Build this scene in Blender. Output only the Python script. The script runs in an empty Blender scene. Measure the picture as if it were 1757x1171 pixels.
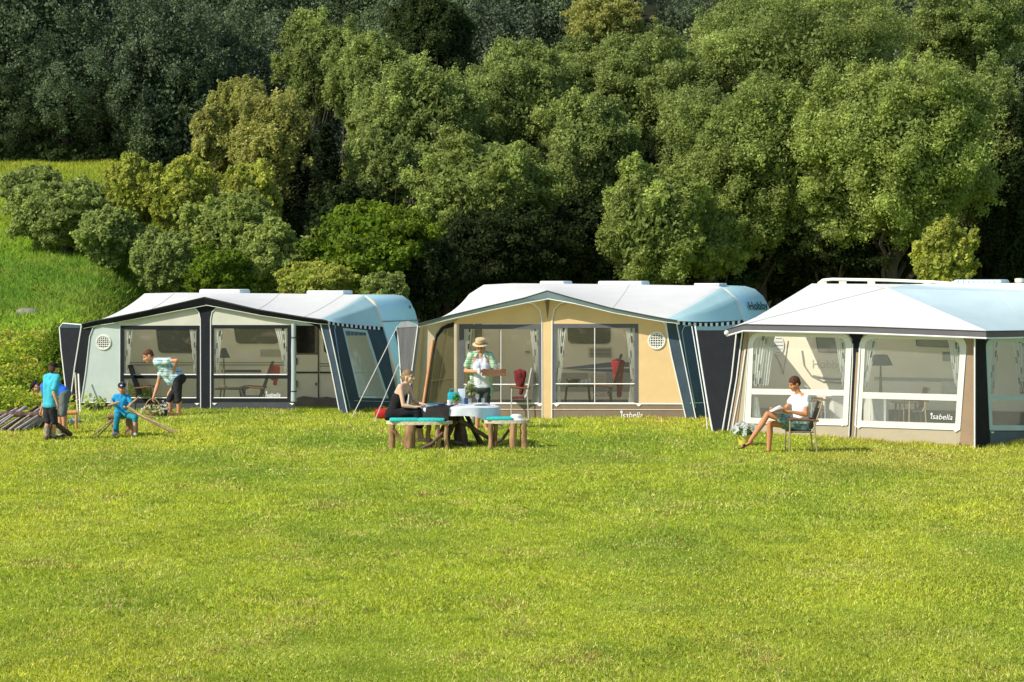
import bpy, bmesh, math, random
import numpy as np
from mathutils import Vector, Matrix
from mathutils.geometry import tessellate_polygon

random.seed(7)
RNG = np.random.default_rng(11)
PI = math.pi
scene = bpy.context.scene
COL = scene.collection
FPX = 3465.0          # focal length in photo pixels
HC = 2.75             # camera height
def V(*a): return Vector(a)
def at(px, py, Y):    # a photo pixel at depth Y -> point in the world
    return Vector(((px-878.5)*Y/FPX, Y, HC-(py-498.0)*Y/FPX))

# ------------------------------------------------------------------ materials
MATS = {}
def _nt(name):
    m = bpy.data.materials.new(name); m.use_nodes = True
    nt = m.node_tree; nt.nodes.clear()
    out = nt.nodes.new('ShaderNodeOutputMaterial')
    return m, nt, out
def N(nt, t, **kw):
    n = nt.nodes.new(t)
    for k, v in kw.items():
        if k in n.inputs: n.inputs[k].default_value = v
        else: setattr(n, k, v)
    return n
def mat(name, col, rough=.7, var=.12, scale=6.0, bump=.0, bscale=30.0, transl=0.0, metal=0.0, spec=.3, col2=None, stretch=None):
    """colour with noise variation, bump, optional translucency (cloth)"""
    if name in MATS: return MATS[name]
    m, nt, out = _nt(name); L = nt.links.new
    tc = N(nt, 'ShaderNodeTexCoord')
    mp = N(nt, 'ShaderNodeMapping'); L(tc.outputs['Object'], mp.inputs[0])
    if stretch: mp.inputs['Scale'].default_value = stretch
    nz = N(nt, 'ShaderNodeTexNoise', Scale=scale, Detail=5.0, Roughness=.6); L(mp.outputs[0], nz.inputs['Vector'])
    rp = N(nt, 'ShaderNodeValToRGB'); L(nz.outputs['Fac'], rp.inputs[0])
    c2 = col2 if col2 else tuple(min(1, c*(1+var)) for c in col)
    c1 = tuple(c*(1-var) for c in col)
    rp.color_ramp.elements[0].position = .3; rp.color_ramp.elements[1].position = .7
    rp.color_ramp.elements[0].color = (*c1, 1); rp.color_ramp.elements[1].color = (*c2, 1)
    b = N(nt, 'ShaderNodeBsdfPrincipled'); b.inputs['Roughness'].default_value = rough
    b.inputs['Metallic'].default_value = metal; b.inputs['Specular IOR Level'].default_value = spec
    L(rp.outputs[0], b.inputs['Base Color'])
    if bump:
        n2 = N(nt, 'ShaderNodeTexNoise', Scale=bscale, Detail=3.0); L(mp.outputs[0], n2.inputs['Vector'])
        bp = N(nt, 'ShaderNodeBump', Strength=bump, Distance=.02); L(n2.outputs['Fac'], bp.inputs['Height']); L(bp.outputs[0], b.inputs['Normal'])
    if transl:
        t = N(nt, 'ShaderNodeBsdfTranslucent'); L(rp.outputs[0], t.inputs[0])
        mx = N(nt, 'ShaderNodeMixShader'); mx.inputs[0].default_value = transl
        L(b.outputs[0], mx.inputs[1]); L(t.outputs[0], mx.inputs[2]); L(mx.outputs[0], out.inputs[0])
    else: L(b.outputs[0], out.inputs[0])
    MATS[name] = m; return m
def mat_leaf(name, transl=.35, spec=.25, sat=1.0):
    m, nt, out = _nt(name); L = nt.links.new
    a = N(nt, 'ShaderNodeAttribute', attribute_name='Col')
    b = N(nt, 'ShaderNodeBsdfPrincipled', Roughness=.6); b.inputs['Specular IOR Level'].default_value = spec
    L(a.outputs['Color'], b.inputs['Base Color'])
    t = N(nt, 'ShaderNodeBsdfTranslucent')
    hs = N(nt, 'ShaderNodeHueSaturation', Saturation=1.1, Value=1.1); hs.inputs['Hue'].default_value = .49
    L(a.outputs['Color'], hs.inputs['Color']); L(hs.outputs[0], t.inputs[0])
    mx = N(nt, 'ShaderNodeMixShader'); mx.inputs[0].default_value = transl
    L(b.outputs[0], mx.inputs[1]); L(t.outputs[0], mx.inputs[2]); L(mx.outputs[0], out.inputs[0])
    MATS[name] = m; return m
def mat_pane(name, tint=(.93,.94,.93), gl=.08, haze=.0, hazecol=(.8,.85,.85), rough=.06):
    m, nt, out = _nt(name); L = nt.links.new
    t = N(nt, 'ShaderNodeBsdfTransparent'); t.inputs[0].default_value = (*tint, 1)
    g = N(nt, 'ShaderNodeBsdfGlossy', Roughness=rough)
    tc = N(nt, 'ShaderNodeTexCoord'); nz = N(nt, 'ShaderNodeTexNoise', Scale=2.2, Detail=2.0); L(tc.outputs['Object'], nz.inputs['Vector'])
    bp = N(nt, 'ShaderNodeBump', Strength=.25, Distance=.04); L(nz.outputs['Fac'], bp.inputs['Height']); L(bp.outputs[0], g.inputs['Normal'])
    mx = N(nt, 'ShaderNodeMixShader'); mx.inputs[0].default_value = gl
    L(t.outputs[0], mx.inputs[1]); L(g.outputs[0], mx.inputs[2])
    if haze:
        d = N(nt, 'ShaderNodeBsdfDiffuse'); d.inputs[0].default_value = (*hazecol, 1)
        m2 = N(nt, 'ShaderNodeMixShader'); m2.inputs[0].default_value = haze
        L(mx.outputs[0], m2.inputs[1]); L(d.outputs[0], m2.inputs[2]); L(m2.outputs[0], out.inputs[0])
    else: L(mx.outputs[0], out.inputs[0])
    MATS[name] = m; return m
def mat_check(name, c1, c2, c3, sx=12., sy=12., lines=True):
    """woven check for shirts: two crossed wave bands"""
    m, nt, out = _nt(name); L = nt.links.new
    tc = N(nt, 'ShaderNodeTexCoord')
    sp = N(nt, 'ShaderNodeSeparateXYZ'); L(tc.outputs['Object'], sp.inputs[0])
    def band(sock, f, lo):
        mu = N(nt, 'ShaderNodeMath', operation='MULTIPLY'); mu.inputs[1].default_value = f; L(sock, mu.inputs[0])
        fr = N(nt, 'ShaderNodeMath', operation='FRACT'); L(mu.outputs[0], fr.inputs[0])
        gt = N(nt, 'ShaderNodeMath', operation='GREATER_THAN'); gt.inputs[1].default_value = lo; L(fr.outputs[0], gt.inputs[0])
        return gt.outputs[0]
    ad = N(nt, 'ShaderNodeMath', operation='ADD'); L(sp.outputs[0], ad.inputs[0]); L(sp.outputs[1], ad.inputs[1])
    a = band(ad.outputs[0], sx, .5); b_ = band(sp.outputs[2], sy, .5); c_ = band(sp.outputs[2], sy*2.5, .7)
    m1 = N(nt, 'ShaderNodeMix', data_type='RGBA'); m1.inputs[6].default_value = (*c1, 1); m1.inputs[7].default_value = (*c2, 1); 
    s1 = N(nt, 'ShaderNodeMath', operation='ADD'); L(a, s1.inputs[0]); L(b_, s1.inputs[1])
    s2 = N(nt, 'ShaderNodeMath', operation='MULTIPLY'); s2.inputs[1].default_value = .5; L(s1.outputs[0], s2.inputs[0]); L(s2.outputs[0], m1.inputs[0])
    m2 = N(nt, 'ShaderNodeMix', data_type='RGBA'); L(m1.outputs[2], m2.inputs[6]); m2.inputs[7].default_value = (*c3, 1)
    s3 = N(nt, 'ShaderNodeMath', operation='MULTIPLY'); s3.inputs[1].default_value = .6; L(c_, s3.inputs[0]); L(s3.outputs[0], m2.inputs[0])
    b = N(nt, 'ShaderNodeBsdfPrincipled', Roughness=.85); L(m2.outputs[2], b.inputs['Base Color']); L(b.outputs[0], out.inputs[0])
    nz = N(nt, 'ShaderNodeTexNoise', Scale=14.0, Detail=3.0); L(tc.outputs['Object'], nz.inputs['Vector'])
    bp = N(nt, 'ShaderNodeBump', Strength=.6, Distance=.03); L(nz.outputs['Fac'], bp.inputs['Height']); L(bp.outputs[0], b.inputs['Normal'])
    MATS[name] = m; return m
def mat_curtain(name):
    m, nt, out = _nt(name); L = nt.links.new
    uv = N(nt, 'ShaderNodeUVMap')
    br = N(nt, 'ShaderNodeTexBrick', Scale=1.0); L(uv.outputs[0], br.inputs['Vector'])
    br.inputs['Color1'].default_value = (.93, .93, .9, 1); br.inputs['Color2'].default_value = (.05, .055, .06, 1)
    br.inputs['Mortar'].default_value = (.9, .9, .88, 1); br.inputs['Mortar Size'].default_value = .05
    br.inputs['Brick Width'].default_value = .26; br.inputs['Row Height'].default_value = .30; br.inputs['Bias'].default_value = -.15
    br.offset = .37
    d = N(nt, 'ShaderNodeBsdfDiffuse'); t = N(nt, 'ShaderNodeBsdfTranslucent')
    br.inputs['Color1'].default_value = (1, 1, 1, 1); br.inputs['Color2'].default_value = (0, 0, 0, 1); br.inputs['Mortar'].default_value = (1, 1, 1, 1); br.inputs['Bias'].default_value = 0
    rp = N(nt, 'ShaderNodeValToRGB'); rp.color_ramp.interpolation = 'CONSTANT'; L(br.outputs[0], rp.inputs[0])
    rp.color_ramp.elements[0].color = (.03, .035, .04, 1); rp.color_ramp.elements[1].position = .56; rp.color_ramp.elements[1].color = (.92, .92, .88, 1)
    e = rp.color_ramp.elements.new(.34); e.color = (.30, .36, .36, 1)
    L(rp.outputs[0], d.inputs[0]); L(rp.outputs[0], t.inputs[0])
    mx = N(nt, 'ShaderNodeMixShader'); mx.inputs[0].default_value = .35
    L(d.outputs[0], mx.inputs[1]); L(t.outputs[0], mx.inputs[2]); L(mx.outputs[0], out.inputs[0])
    MATS[name] = m; return m

# ------------------------------------------------------------------ objects
def tag(o, label=None, cat=None, group=None, kind=None):
    if label: o['label'] = label
    if cat: o['category'] = cat
    if group: o['group'] = group
    if kind: o['kind'] = kind
    return o
def wloc(o):
    p = Vector((0, 0, 0))
    while o is not None:
        p = p + o.location; o = o.parent
    return p
def empty(name, loc, label=None, cat=None, group=None):
    o = bpy.data.objects.new(name, None); o.empty_display_size = .2; o.location = loc
    COL.objects.link(o); return tag(o, label, cat, group)
def link(name, me, m, parent=None, origin=None):
    """mesh given in world coordinates; stored around its parent / origin (no rotations)"""
    base = origin if origin is not None else (wloc(parent) if parent is not None else Vector((0, 0, 0)))
    base = Vector(base)
    me.transform(Matrix.Translation(-base))
    for mm in (m if isinstance(m, (list, tuple)) else [m]): me.materials.append(mm)
    o = bpy.data.objects.new(name, me); COL.objects.link(o)
    if parent is not None:
        o.parent = parent; o.location = base - wloc(parent)
    else: o.location = base
    return o
class MB:
    def __init__(s): s.bm = bmesh.new()
    def box(s, c, size, rot=None, bev=0):
        M = Matrix.Translation(Vector(c)) @ (rot.to_4x4() if rot is not None else Matrix()) @ Matrix.Diagonal((*size, 1))
        r = bmesh.ops.create_cube(s.bm, size=1, matrix=M)
        if bev:
            es = list({e for v in r['verts'] for e in v.link_edges})
            bmesh.ops.bevel(s.bm, geom=es, offset=bev, segments=2, affect='EDGES', profile=.5)
        return s
    def tube(s, pts, r, n=8, cap=True):
        pts = [Vector(p) for p in pts]
        rs = r if isinstance(r, (list, tuple)) else [r]*len(pts)
        rings = []; prev = None
        for i, p in enumerate(pts):
            d = (pts[min(i+1, len(pts)-1)] - pts[max(i-1, 0)]).normalized()
            if prev is None:
                a = d.cross(Vector((0, 0, 1)))
                if a.length < .1: a = d.cross(Vector((1, 0, 0)))
            else: a = prev - d*prev.dot(d)
            a.normalize(); prev = a; b = d.cross(a)
            rings.append([s.bm.verts.new(p + (a*math.cos(2*PI*k/n) + b*math.sin(2*PI*k/n))*rs[i]) for k in range(n)])
        for i in range(len(rings)-1):
            for k in range(n):
                s.bm.faces.new((rings[i][k], rings[i][(k+1) % n], rings[i+1][(k+1) % n], rings[i+1][k]))
        if cap:
            s.bm.faces.new(rings[0][::-1]); s.bm.faces.new(rings[-1])
        return s
    def lathe(s, c, prof, n=20, axis=None):
        c = Vector(c); rings = []
        R = Matrix() if axis is None else Vector((0, 0, 1)).rotation_difference(Vector(axis)).to_matrix().to_4x4()
        for (r, z) in prof:
            rings.append([s.bm.verts.new(c + R @ Vector((r*math.cos(2*PI*k/n), r*math.sin(2*PI*k/n), z))) for k in range(n)])
        for i in range(len(rings)-1):
            for k in range(n):
                s.bm.faces.new((rings[i][k], rings[i][(k+1) % n], rings[i+1][(k+1) % n], rings[i+1][k]))
        if prof[0][0] > 1e-4: s.bm.faces.new(rings[0][::-1])
        if prof[-1][0] > 1e-4: s.bm.faces.new(rings[-1])
        return s
    def ball(s, c, r, rot=None, sub=2):
        rr = r if isinstance(r, (tuple, list)) else (r, r, r)
        M = Matrix.Translation(Vector(c)) @ (rot.to_4x4() if rot is not None else Matrix()) @ Matrix.Diagonal((*rr, 1))
        bmesh.ops.create_icosphere(s.bm, subdivisions=sub, radius=1, matrix=M); return s
    def face(s, pts):
        s.bm.faces.new([s.bm.verts.new(Vector(p)) for p in pts]); return s
    def jitter(s, a):
        for v in s.bm.verts: v.co += Vector((random.uniform(-a, a), random.uniform(-a, a), random.uniform(-a, a)))
        return s
    def build(s, name, m, parent=None, smooth=True, origin=None, norm=True):
        bmesh.ops.remove_doubles(s.bm, verts=s.bm.verts, dist=1e-5)
        if norm: bmesh.ops.recalc_face_normals(s.bm, faces=s.bm.faces)
        me = bpy.data.meshes.new(name); s.bm.to_mesh(me); s.bm.free()
        o = link(name, me, m, parent, origin)
        if smooth:
            me.polygons.foreach_set('use_smooth', [True]*len(me.polygons))
            try:
                me.set_sharp_from_angle(angle=math.radians(40))
            except Exception: pass
        return o
def copy_tree(o, parent=None):
    c = o.copy(); COL.objects.link(c)
    if parent is not None: c.parent = parent
    for ch in list(o.children): copy_tree(ch, c)
    return c

# quads from numpy arrays (leaves, blades)
def np_mesh(name, verts, nv, colors=None, smooth=False):
    """verts (F, nv, 3) -> mesh of F separate nv-gons; colors (F,3) """
    F = verts.shape[0]
    me = bpy.data.meshes.new(name)
    me.vertices.add(F*nv); me.vertices.foreach_set('co', verts.astype(np.float32).ravel())
    me.loops.add(F*nv); me.loops.foreach_set('vertex_index', np.arange(F*nv, dtype=np.int32))
    me.polygons.add(F); me.polygons.foreach_set('loop_start', np.arange(0, F*nv, nv, dtype=np.int32))
    me.polygons.foreach_set('loop_total', np.full(F, nv, dtype=np.int32))
    me.update(calc_edges=True)
    if colors is not None:
        ca = me.color_attributes.new('Col', 'FLOAT_COLOR', 'POINT')
        c = np.ones((F, nv, 4), dtype=np.float32); c[:, :, :3] = colors[:, None, :]
        ca.data.foreach_set('color', c.ravel())
    return me
def unit(a): return a/np.maximum(np.linalg.norm(a, axis=-1, keepdims=True), 1e-6)
def leaf_quads(c, n, size, aspect=.55):
    k = len(c); r = unit(RNG.normal(size=(k, 3)))
    u = unit(np.cross(n, r)); v = np.cross(n, u)
    s = size[:, None]
    p0 = c-u*s; p1 = c+v*s*aspect-u*s*.15; p2 = c+u*s; p3 = c-v*s*aspect-u*s*.15
    return np.stack([p0, p1, p2, p3], axis=1)
def vnoise(x, y, seed=0):
    """smooth 2-D value noise 0..1"""
    r = np.random.default_rng(seed); T = r.random((257, 257)); x = np.asarray(x)+700.0; y = np.asarray(y)+300.0
    xi = np.floor(x).astype(int); yi = np.floor(y).astype(int); fx = x-xi; fy = y-yi
    fx = fx*fx*(3-2*fx); fy = fy*fy*(3-2*fy); xj = (xi+1) % 256; yj = (yi+1) % 256; xi %= 256; yi %= 256
    return (T[xi, yi]*(1-fx)+T[xj, yi]*fx)*(1-fy)+(T[xi, yj]*(1-fx)+T[xj, yj]*fx)*fy
def fnoise(x, y, f, seed=0, oct=3):
    t = 0; a = 1; w = 0
    for o in range(oct):
        t = t+a*vnoise(x*f+37.1*o, y*f+11.7*o, seed+o); w += a; a *= .5; f *= 2.1
    return t/w

# ------------------------------------------------------------------ terrain
def smooth01(t): t = np.clip(t, 0, 1); return t*t*(3-2*t)
def ground_z(x, y):
    x = np.asarray(x, float); y = np.asarray(y, float)
    base = .02*(fnoise(x, y, .35, 3)-.5)
    for (bx, by, dz) in ((-10.1, 47, -.07), (-3.7, 44.6, .08), (-2.1, 43.9, -.09), (3.7, 41.3, .08), (3.9, 38, .05), (8.2, 35.5, -.03)):
        base = base+dz*np.exp(-((x-bx)**2+(y-by)**2)/(2*1.9**2))
    fz = .60*(y-76); forest = np.where(fz > 0, fz*fz/(fz+3.0), 0); forest = np.minimum(forest, 75)
    side = smooth01((-4.0-(y-50)*.15-x)/7.5)
    y0 = 46.8+5.5*smooth01((x+12.5)/2.5)
    up = np.clip((y-y0)/33, 0, 1.0)
    bank = 7.7*(up**1.05)*side + side*.5*(fnoise(x, y, .28, 5)-.4)*np.clip((y-47)/5, 0, 1)
    return base+np.maximum(bank, forest)
def gz(x, y): return float(ground_z(np.array([x]), np.array([y]))[0])
# ------------------------------------------------------------------ awnings and caravans
class Pl:
    """a plane of cloth or sheet metal; call with a photo pixel to get the point on it"""
    def __init__(s, p, q, r=None, D=0):
        p = Vector(p); q = Vector(q)
        s.ax = (q-p).normalized()
        if r is None: s.n = Vector((s.ax.y, -s.ax.x, 0)).normalized()
        else: s.n = (q-p).cross(Vector(r)-p).normalized()
        if s.n.y > 0: s.n = -s.n
        s.p = p-s.n*D
    def __call__(s, px, py, off=0):
        r = Vector(((px-878.5)/FPX, 1, -(py-498.0)/FPX)); o = Vector((0, 0, HC))
        t = ((s.p-o).dot(s.n)+off)/r.dot(s.n)
        return o+r*t
def gp(px, d): x = (px-878.5)*d/FPX; return Vector((x, d, gz(x, d)))
def rounded(pts, rad, k=5):
    out = []; n = len(pts)
    rad = rad if isinstance(rad, (list, tuple)) else [rad]*n
    for i, p in enumerate(pts):
        p = Vector(p); a = Vector(pts[i-1]); b = Vector(pts[(i+1) % n]); r = rad[i]
        if r <= 0: out.append(tuple(p)); continue
        s = p+(a-p).normalized()*r; e = p+(b-p).normalized()*r
        for j in range(k+1):
            t = j/k; q = s*(1-t)**2+p*2*t*(1-t)+e*t*t; out.append(tuple(q))
    return out
def panel(name, P, outer, m, parent, holes=(), off=0, thick=.0):
    loops = [[Vector((x, y, 0)) for x, y in outer]]+[[Vector((x, y, 0)) for x, y in h] for h in holes]
    flat = [p for l in loops for p in l]
    tris = tessellate_polygon(loops)
    bm = bmesh.new(); vs = [bm.verts.new(P(p.x, p.y, off)) for p in flat]
    for t in tris:
        try: bm.faces.new([vs[i] for i in t])
        except ValueError: pass
    if thick:
        r = bmesh.ops.extrude_face_region(bm, geom=bm.faces[:])
        for v in [g for g in r['geom'] if isinstance(g, bmesh.types.BMVert)]: v.co -= P.n*thick
    bmesh.ops.recalc_face_normals(bm, faces=bm.faces)
    me = bpy.data.meshes.new(name); bm.to_mesh(me); bm.free()
    return link(name, me, m, parent)
def line(name, P, pts, r, m, parent, off=.012, n=6):
    mb = MB(); mb.tube([P(x, y, off) for x, y in pts], r, n); return mb.build(name, m, parent)
def box_px(x0, y0, x1, y1): return [(x0, y0), (x1, y0), (x1, y1), (x0, y1)]
def curtain(name, P, top, bot, m, parent, off=-.05, waist=None, folds=5):
    """gathered cloth: top=(x0,x1,y), bot=(x0,x1,y)"""
    nu, nv = 26, 14; bm = bmesh.new(); uvl = bm.loops.layers.uv.new('UVMap'); g = []
    for j in range(nv+1):
        v = j/nv; y = top[2]*(1-v)+bot[2]*v
        e = v**.8
        x0 = top[0]*(1-e)+bot[0]*e; x1 = top[1]*(1-e)+bot[1]*e; row = []
        for i in range(nu+1):
            u = i/nu
            row.append((bm.verts.new(P(x0*(1-u)+x1*u, y, off+.028*math.sin(u*folds*2*PI+v*1.5))), u*1.1, v*1.3))
        g.append(row)
    k_ = random.random()*9
    for j in range(nv):
        for i in range(nu):
            q = [g[j][i], g[j][i+1], g[j+1][i+1], g[j+1][i]]
            f = bm.faces.new([a[0] for a in q]); f.smooth = True
            for l, a in zip(f.loops, q): l[uvl].uv = (a[2]+.07*k_, a[1])
    me = bpy.data.meshes.new(name); bm.to_mesh(me); bm.free()
    return link(name, me, m, parent)
def loft(name, front, back, m, parent, rows=10, sag=.03, sub=4, split=99, m2=None):
    """cloth between two space curves with the same number of knots"""
    def dens(c):
        out = []
        for i in range(len(c)-1):
            for k in range(sub): out.append(c[i].lerp(c[i+1], k/sub))
        return out+[c[-1]]
    A = dens([Vector(p) for p in front]); B = dens([Vector(p) for p in back]); bm = bmesh.new(); g = []
    for j in range(rows+1):
        v = j/rows
        g.append([bm.verts.new(a.lerp(b, v)-Vector((0, 0, sag*math.sin(PI*v)))) for a, b in zip(A, B)])
    for j in range(rows):
        for i in range(len(A)-1): bm.faces.new((g[j][i], g[j][i+1], g[j+1][i+1], g[j+1][i])).smooth = True
    bm.faces.ensure_lookup_table(); nc = len(A)-1
    for k, f in enumerate(bm.faces): f.material_index = 1 if k % nc >= split*sub else 0
    me = bpy.data.meshes.new(name); bm.to_mesh(me); bm.free()
    return link(name, me, [m, m2] if m2 else m, parent)
def ribbon(name, pts, h, m, parent, tilt=Vector((0, 0, 0))):
    bm = bmesh.new(); hs = h if isinstance(h, (list, tuple)) else [h]*len(pts)
    a = [bm.verts.new(p) for p in pts]; b = [bm.verts.new(Vector(p)-Vector((0, 0, hh))+tilt) for p, hh in zip(pts, hs)]
    for i in range(len(pts)-1): bm.faces.new((a[i], a[i+1], b[i+1], b[i]))
    me = bpy.data.meshes.new(name); bm.to_mesh(me); bm.free(); return link(name, me, m, parent)
def text(name, s, size, origin, ax, up, m, parent, shear=0.0, bold=0.0, align='LEFT', sx=1.0):
    cu = bpy.data.curves.new(name, 'FONT'); cu.body = s; cu.size = size; cu.shear = shear; cu.offset = bold; cu.align_x = align
    tmp = bpy.data.objects.new(name, cu); COL.objects.link(tmp)
    dg = bpy.context.evaluated_depsgraph_get(); me = bpy.data.meshes.new_from_object(tmp.evaluated_get(dg))
    bpy.data.objects.remove(tmp); ax = Vector(ax).normalized(); up = Vector(up).normalized(); n = ax.cross(up); ax = ax*sx
    me.transform(Matrix((( ax.x, up.x, n.x, origin[0]), (ax.y, up.y, n.y, origin[1]), (ax.z, up.z, n.z, origin[2]), (0, 0, 0, 1))))
    me.materials.clear(); return link(name, me, m, parent)
UP = Vector((0, 0, 1))
ROOF = mat('awning_roof_cloth', (.93, .93, .91), .75, .04, 1.5, bump=.6, bscale=1.6, transl=.30)
HIP_SHADE = mat('hip_shade_tint', (.50, .76, .78), .8, .06, 2, bump=.25, bscale=3, transl=.15)  # roof cloth at the hip end, its cyan shade tinted into the colour
SLOPE_SHADE = mat('slope_shade_tint', (.60, .76, .80), .8, .05, 2, bump=.2, bscale=3, transl=.2)  # right-hand roof slope, bluish shade put into the cloth colour
SEAM = mat('roof_seam', (.66, .67, .66), .8, .05)
NAVY = mat('dark_blue_cloth', (.045, .075, .10), .8, .15, 3, bump=.75, bscale=2.2, transl=.05)
BLACKC = mat('black_cloth', (.012, .014, .018), .95, .2, 4, bump=.3, bscale=5)
CHAR = mat('charcoal_cloth', (.06, .065, .07), .85, .15, 4, bump=.3, bscale=5)
SEAFOAM = mat('pale_green_cloth', (.47, .545, .52), .85, .05, 2, bump=.75, bscale=2.2, transl=.10)
CREAM = mat('cream_cloth', (.62, .62, .52), .85, .05, 2, bump=.75, bscale=2.2, transl=.15)
OCHRE = mat('ochre_cloth', (.74, .53, .27), .85, .05, 2, bump=.75, bscale=2.2, transl=.14)
BEIGE = mat('beige_cloth', (.50, .43, .31), .85, .06, 2, bump=.75, bscale=2.2, transl=.10)
BROWN = mat('brown_cloth', (.20, .155, .105), .9, .1, 3, bump=.4, bscale=5)
PIPE = mat('white_piping', (.82, .82, .80), .5, .03)
STEEL = mat('pale_metal', (.6, .6, .58), .4, .08, metal=.4)
WFRAME = mat('white_window_cloth', (.78, .77, .72), .7, .03, 3, bump=.2, bscale=6, transl=.1)
ALU = mat('caravan_warm_lit_skin', (.86, .76, .60), .38, .03, 3, bump=.12, bscale=60, spec=.5)  # warm light under the awnings is tinted into this base colour
ALUEND = mat('caravan_end_shade_tint', (.56, .88, .92), .3, .03, 2, spec=.5)  # teal stands for the blue shade on the caravan ends
DWIN = mat('dark_acrylic', (.02, .018, .015), .12, .3, 2, spec=.6)
TRIM = mat('dark_trim', (.05, .045, .04), .6, .2)
GREYT = mat('grey_trim', (.25, .24, .22), .6, .15)
APRON = mat('apron_cloth', (.22, .18, .15), .9, .25, 2.5, bump=1.0, bscale=4)
TEALSH = mat('pale_teal_cloth', (.50, .66, .68), .7, .05, 2, transl=.2)
PANE = mat_pane('clear_vinyl', gl=.05, tint=(.95, .94, .90), haze=.035, hazecol=(.7, .7, .65))
PANEB = mat_pane('tinted_vinyl', gl=.10, tint=(.72, .82, .86), haze=.10, hazecol=(.3, .45, .5))
PANEM = mat_pane('milky_vinyl', gl=.05, tint=(.93, .95, .93), haze=.12, hazecol=(.72, .76, .72))
CURT = mat_curtain('curtain_print')
CARPET = mat('groundsheet', (.10, .10, .09), .95, .3, 3, bump=.4)

def caravan(label, C, prof, width, skin=ALU):
    """prof: closed outline in photo pixels on the awning-side plane C; pushed back by width"""
    root = empty('caravan', gp_of(C, prof), label, 'caravan')
    bm = bmesh.new(); a = [bm.verts.new(C(x, y)) for x, y in prof]; b = [bm.verts.new(C(x, y)-C.n*width) for x, y in prof]
    n = len(prof); fa = bm.faces.new(a); fb = bm.faces.new(b[::-1]); fa.material_index = 0
    for i in range(n):
        f = bm.faces.new((a[i], b[i], b[(i+1) % n], a[(i+1) % n])); f.material_index = 1
    bmesh.ops.recalc_face_normals(bm, faces=bm.faces)
    es = [e for e in bm.edges if len(e.link_faces) == 2 and {f.material_index for f in e.link_faces} == {0, 1} and e.verts[0].co.z > 1.0]
    bmesh.ops.bevel(bm, geom=es, offset=.07, segments=3, affect='EDGES', profile=.5)
    me = bpy.data.meshes.new('body'); bm.to_mesh(me); bm.free()
    for p in me.polygons: p.use_smooth = True
    me.set_sharp_from_angle(angle=math.radians(35))
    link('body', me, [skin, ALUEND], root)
    return root
def gp_of(C, prof):
    xs = [p[0] for p in prof]; q = C((min(xs)+max(xs))/2, 690); return Vector((q.x-C.n.x, q.y-C.n.y, gz(q.x, q.y)))
def skin_window(C, root, pts, rad=8, off=.02, frame=True, m=None):
    o = panel('window', C, rounded(pts, rad), TRIM, root, off=off, thick=.02)
    cx = sum(p[0] for p in pts)/len(pts); cy = sum(p[1] for p in pts)/len(pts)
    inner = [(cx+(x-cx)*.95, cy+(y-cy)*.93) for x, y in pts]
    panel('pane', C, rounded(inner, rad*.8), m or DWIN, o, off=off+.006)
    return o
def roof_hatch(C, root, x0, x1, y, back, h=.09, w=.55):
    a = C(x0, y)-C.n*back; b = C(x1, y)-C.n*back; c = (a+b)/2; L = (b-a).length
    rot = Matrix.Rotation(math.atan2(C.ax.y, C.ax.x), 3, 'Z')
    mb = MB(); mb.box(c+UP*(h*.5), (L, w, h), rot, bev=h*.35)
    for k in range(-3, 4):
        if abs(k) > 1: mb.box(c+C.ax*(k*L*.12)+C.n*(w*.5)+UP*(h*.45), (L*.03, .02, h*.35), rot)
    return mb.build('roof_hatch', mat('hatch_plastic', (.75, .75, .73), .4, .04), root)
def vent(P, root, cx, cy, r, m=CREAM):
    k = 22; cir = [(cx+r*math.cos(2*PI*i/k), cy+r*math.sin(2*PI*i/k)) for i in range(k)]
    o = panel('vent', P, cir, CHAR, root, off=.008)
    mb = MB()
    mb.tube([P(x, y, .012) for x, y in cir+cir[:1]], .022, 6)
    for t in np.linspace(-.75, .75, 6):
        h = math.sqrt(1-t*t)*r
        mb.tube([P(cx+t*r, cy-h, .014), P(cx+t*r, cy+h, .014)], .010, 4); mb.tube([P(cx-h, cy+t*r, .016), P(cx+h, cy+t*r, .016)], .010, 4)
    mb.build('vent_grid', WFRAME, o)
def buckle(P, root, x, y, s=5):
    panel('webbing_tab', P, [(x-s, y), (x+s, y), (x, y+s*.8)], PIPE, root, off=.02)
def awn_window(P, root, outer, inner, frame_m, barm, hbar, vbars=(), rad=0, irad=0, pane=PANE, frame_off=.01, barw=.012, hbar_h=None):
    """frame with an opening, pane, glazing bars"""
    fr = panel('window', P, rounded(outer, rad) if rad else outer, frame_m, root, holes=[rounded(inner, irad) if irad else inner], off=frame_off)
    panel('pane', P, rounded(inner, irad) if irad else inner, pane, fr, off=-.004)
    (x0, y0), (x1, y1), (x2, y2), (x3, y3) = inner
    mb = MB()
    t = (hbar-y0)/(y3-y0); l = (x0+(x3-x0)*t, hbar); r = (x1+(x2-x1)*t, hbar+(y1-y0)*(1-t)+(y2-y3)*t)
    if hbar_h:
        panel('glazing_bar', P, [(l[0], l[1]), (r[0], r[1]), (r[0], r[1]+hbar_h), (l[0], l[1]+hbar_h)], frame_m, fr, off=.008)
    else:
        mb.tube([P(*l, .012), P(*r, .012)], barw, 6)
    if not irad: mb.tube([P(x3, y3, .012), P(x2, y2, .012)], barw, 6)
    for vx in vbars: mb.tube([P(vx, y0, .010), P(vx, y3, .010)], barw, 6)
    if len(mb.bm.verts): mb.build('glazing_bar', barm, fr)
    else: mb.bm.free()
    return fr
def logo(P, root, x, y, size, off=.02):
    o = P(x, y, off); text('logo', 'Isabella', size, o, P.ax, UP, PIPE, root, shear=.25)
    c = P(x+2.5, y-9*size/.16, off); MB().ball(c, (size*.16, .006, size*.20)).build('logo_mark', PIPE, root)

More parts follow.
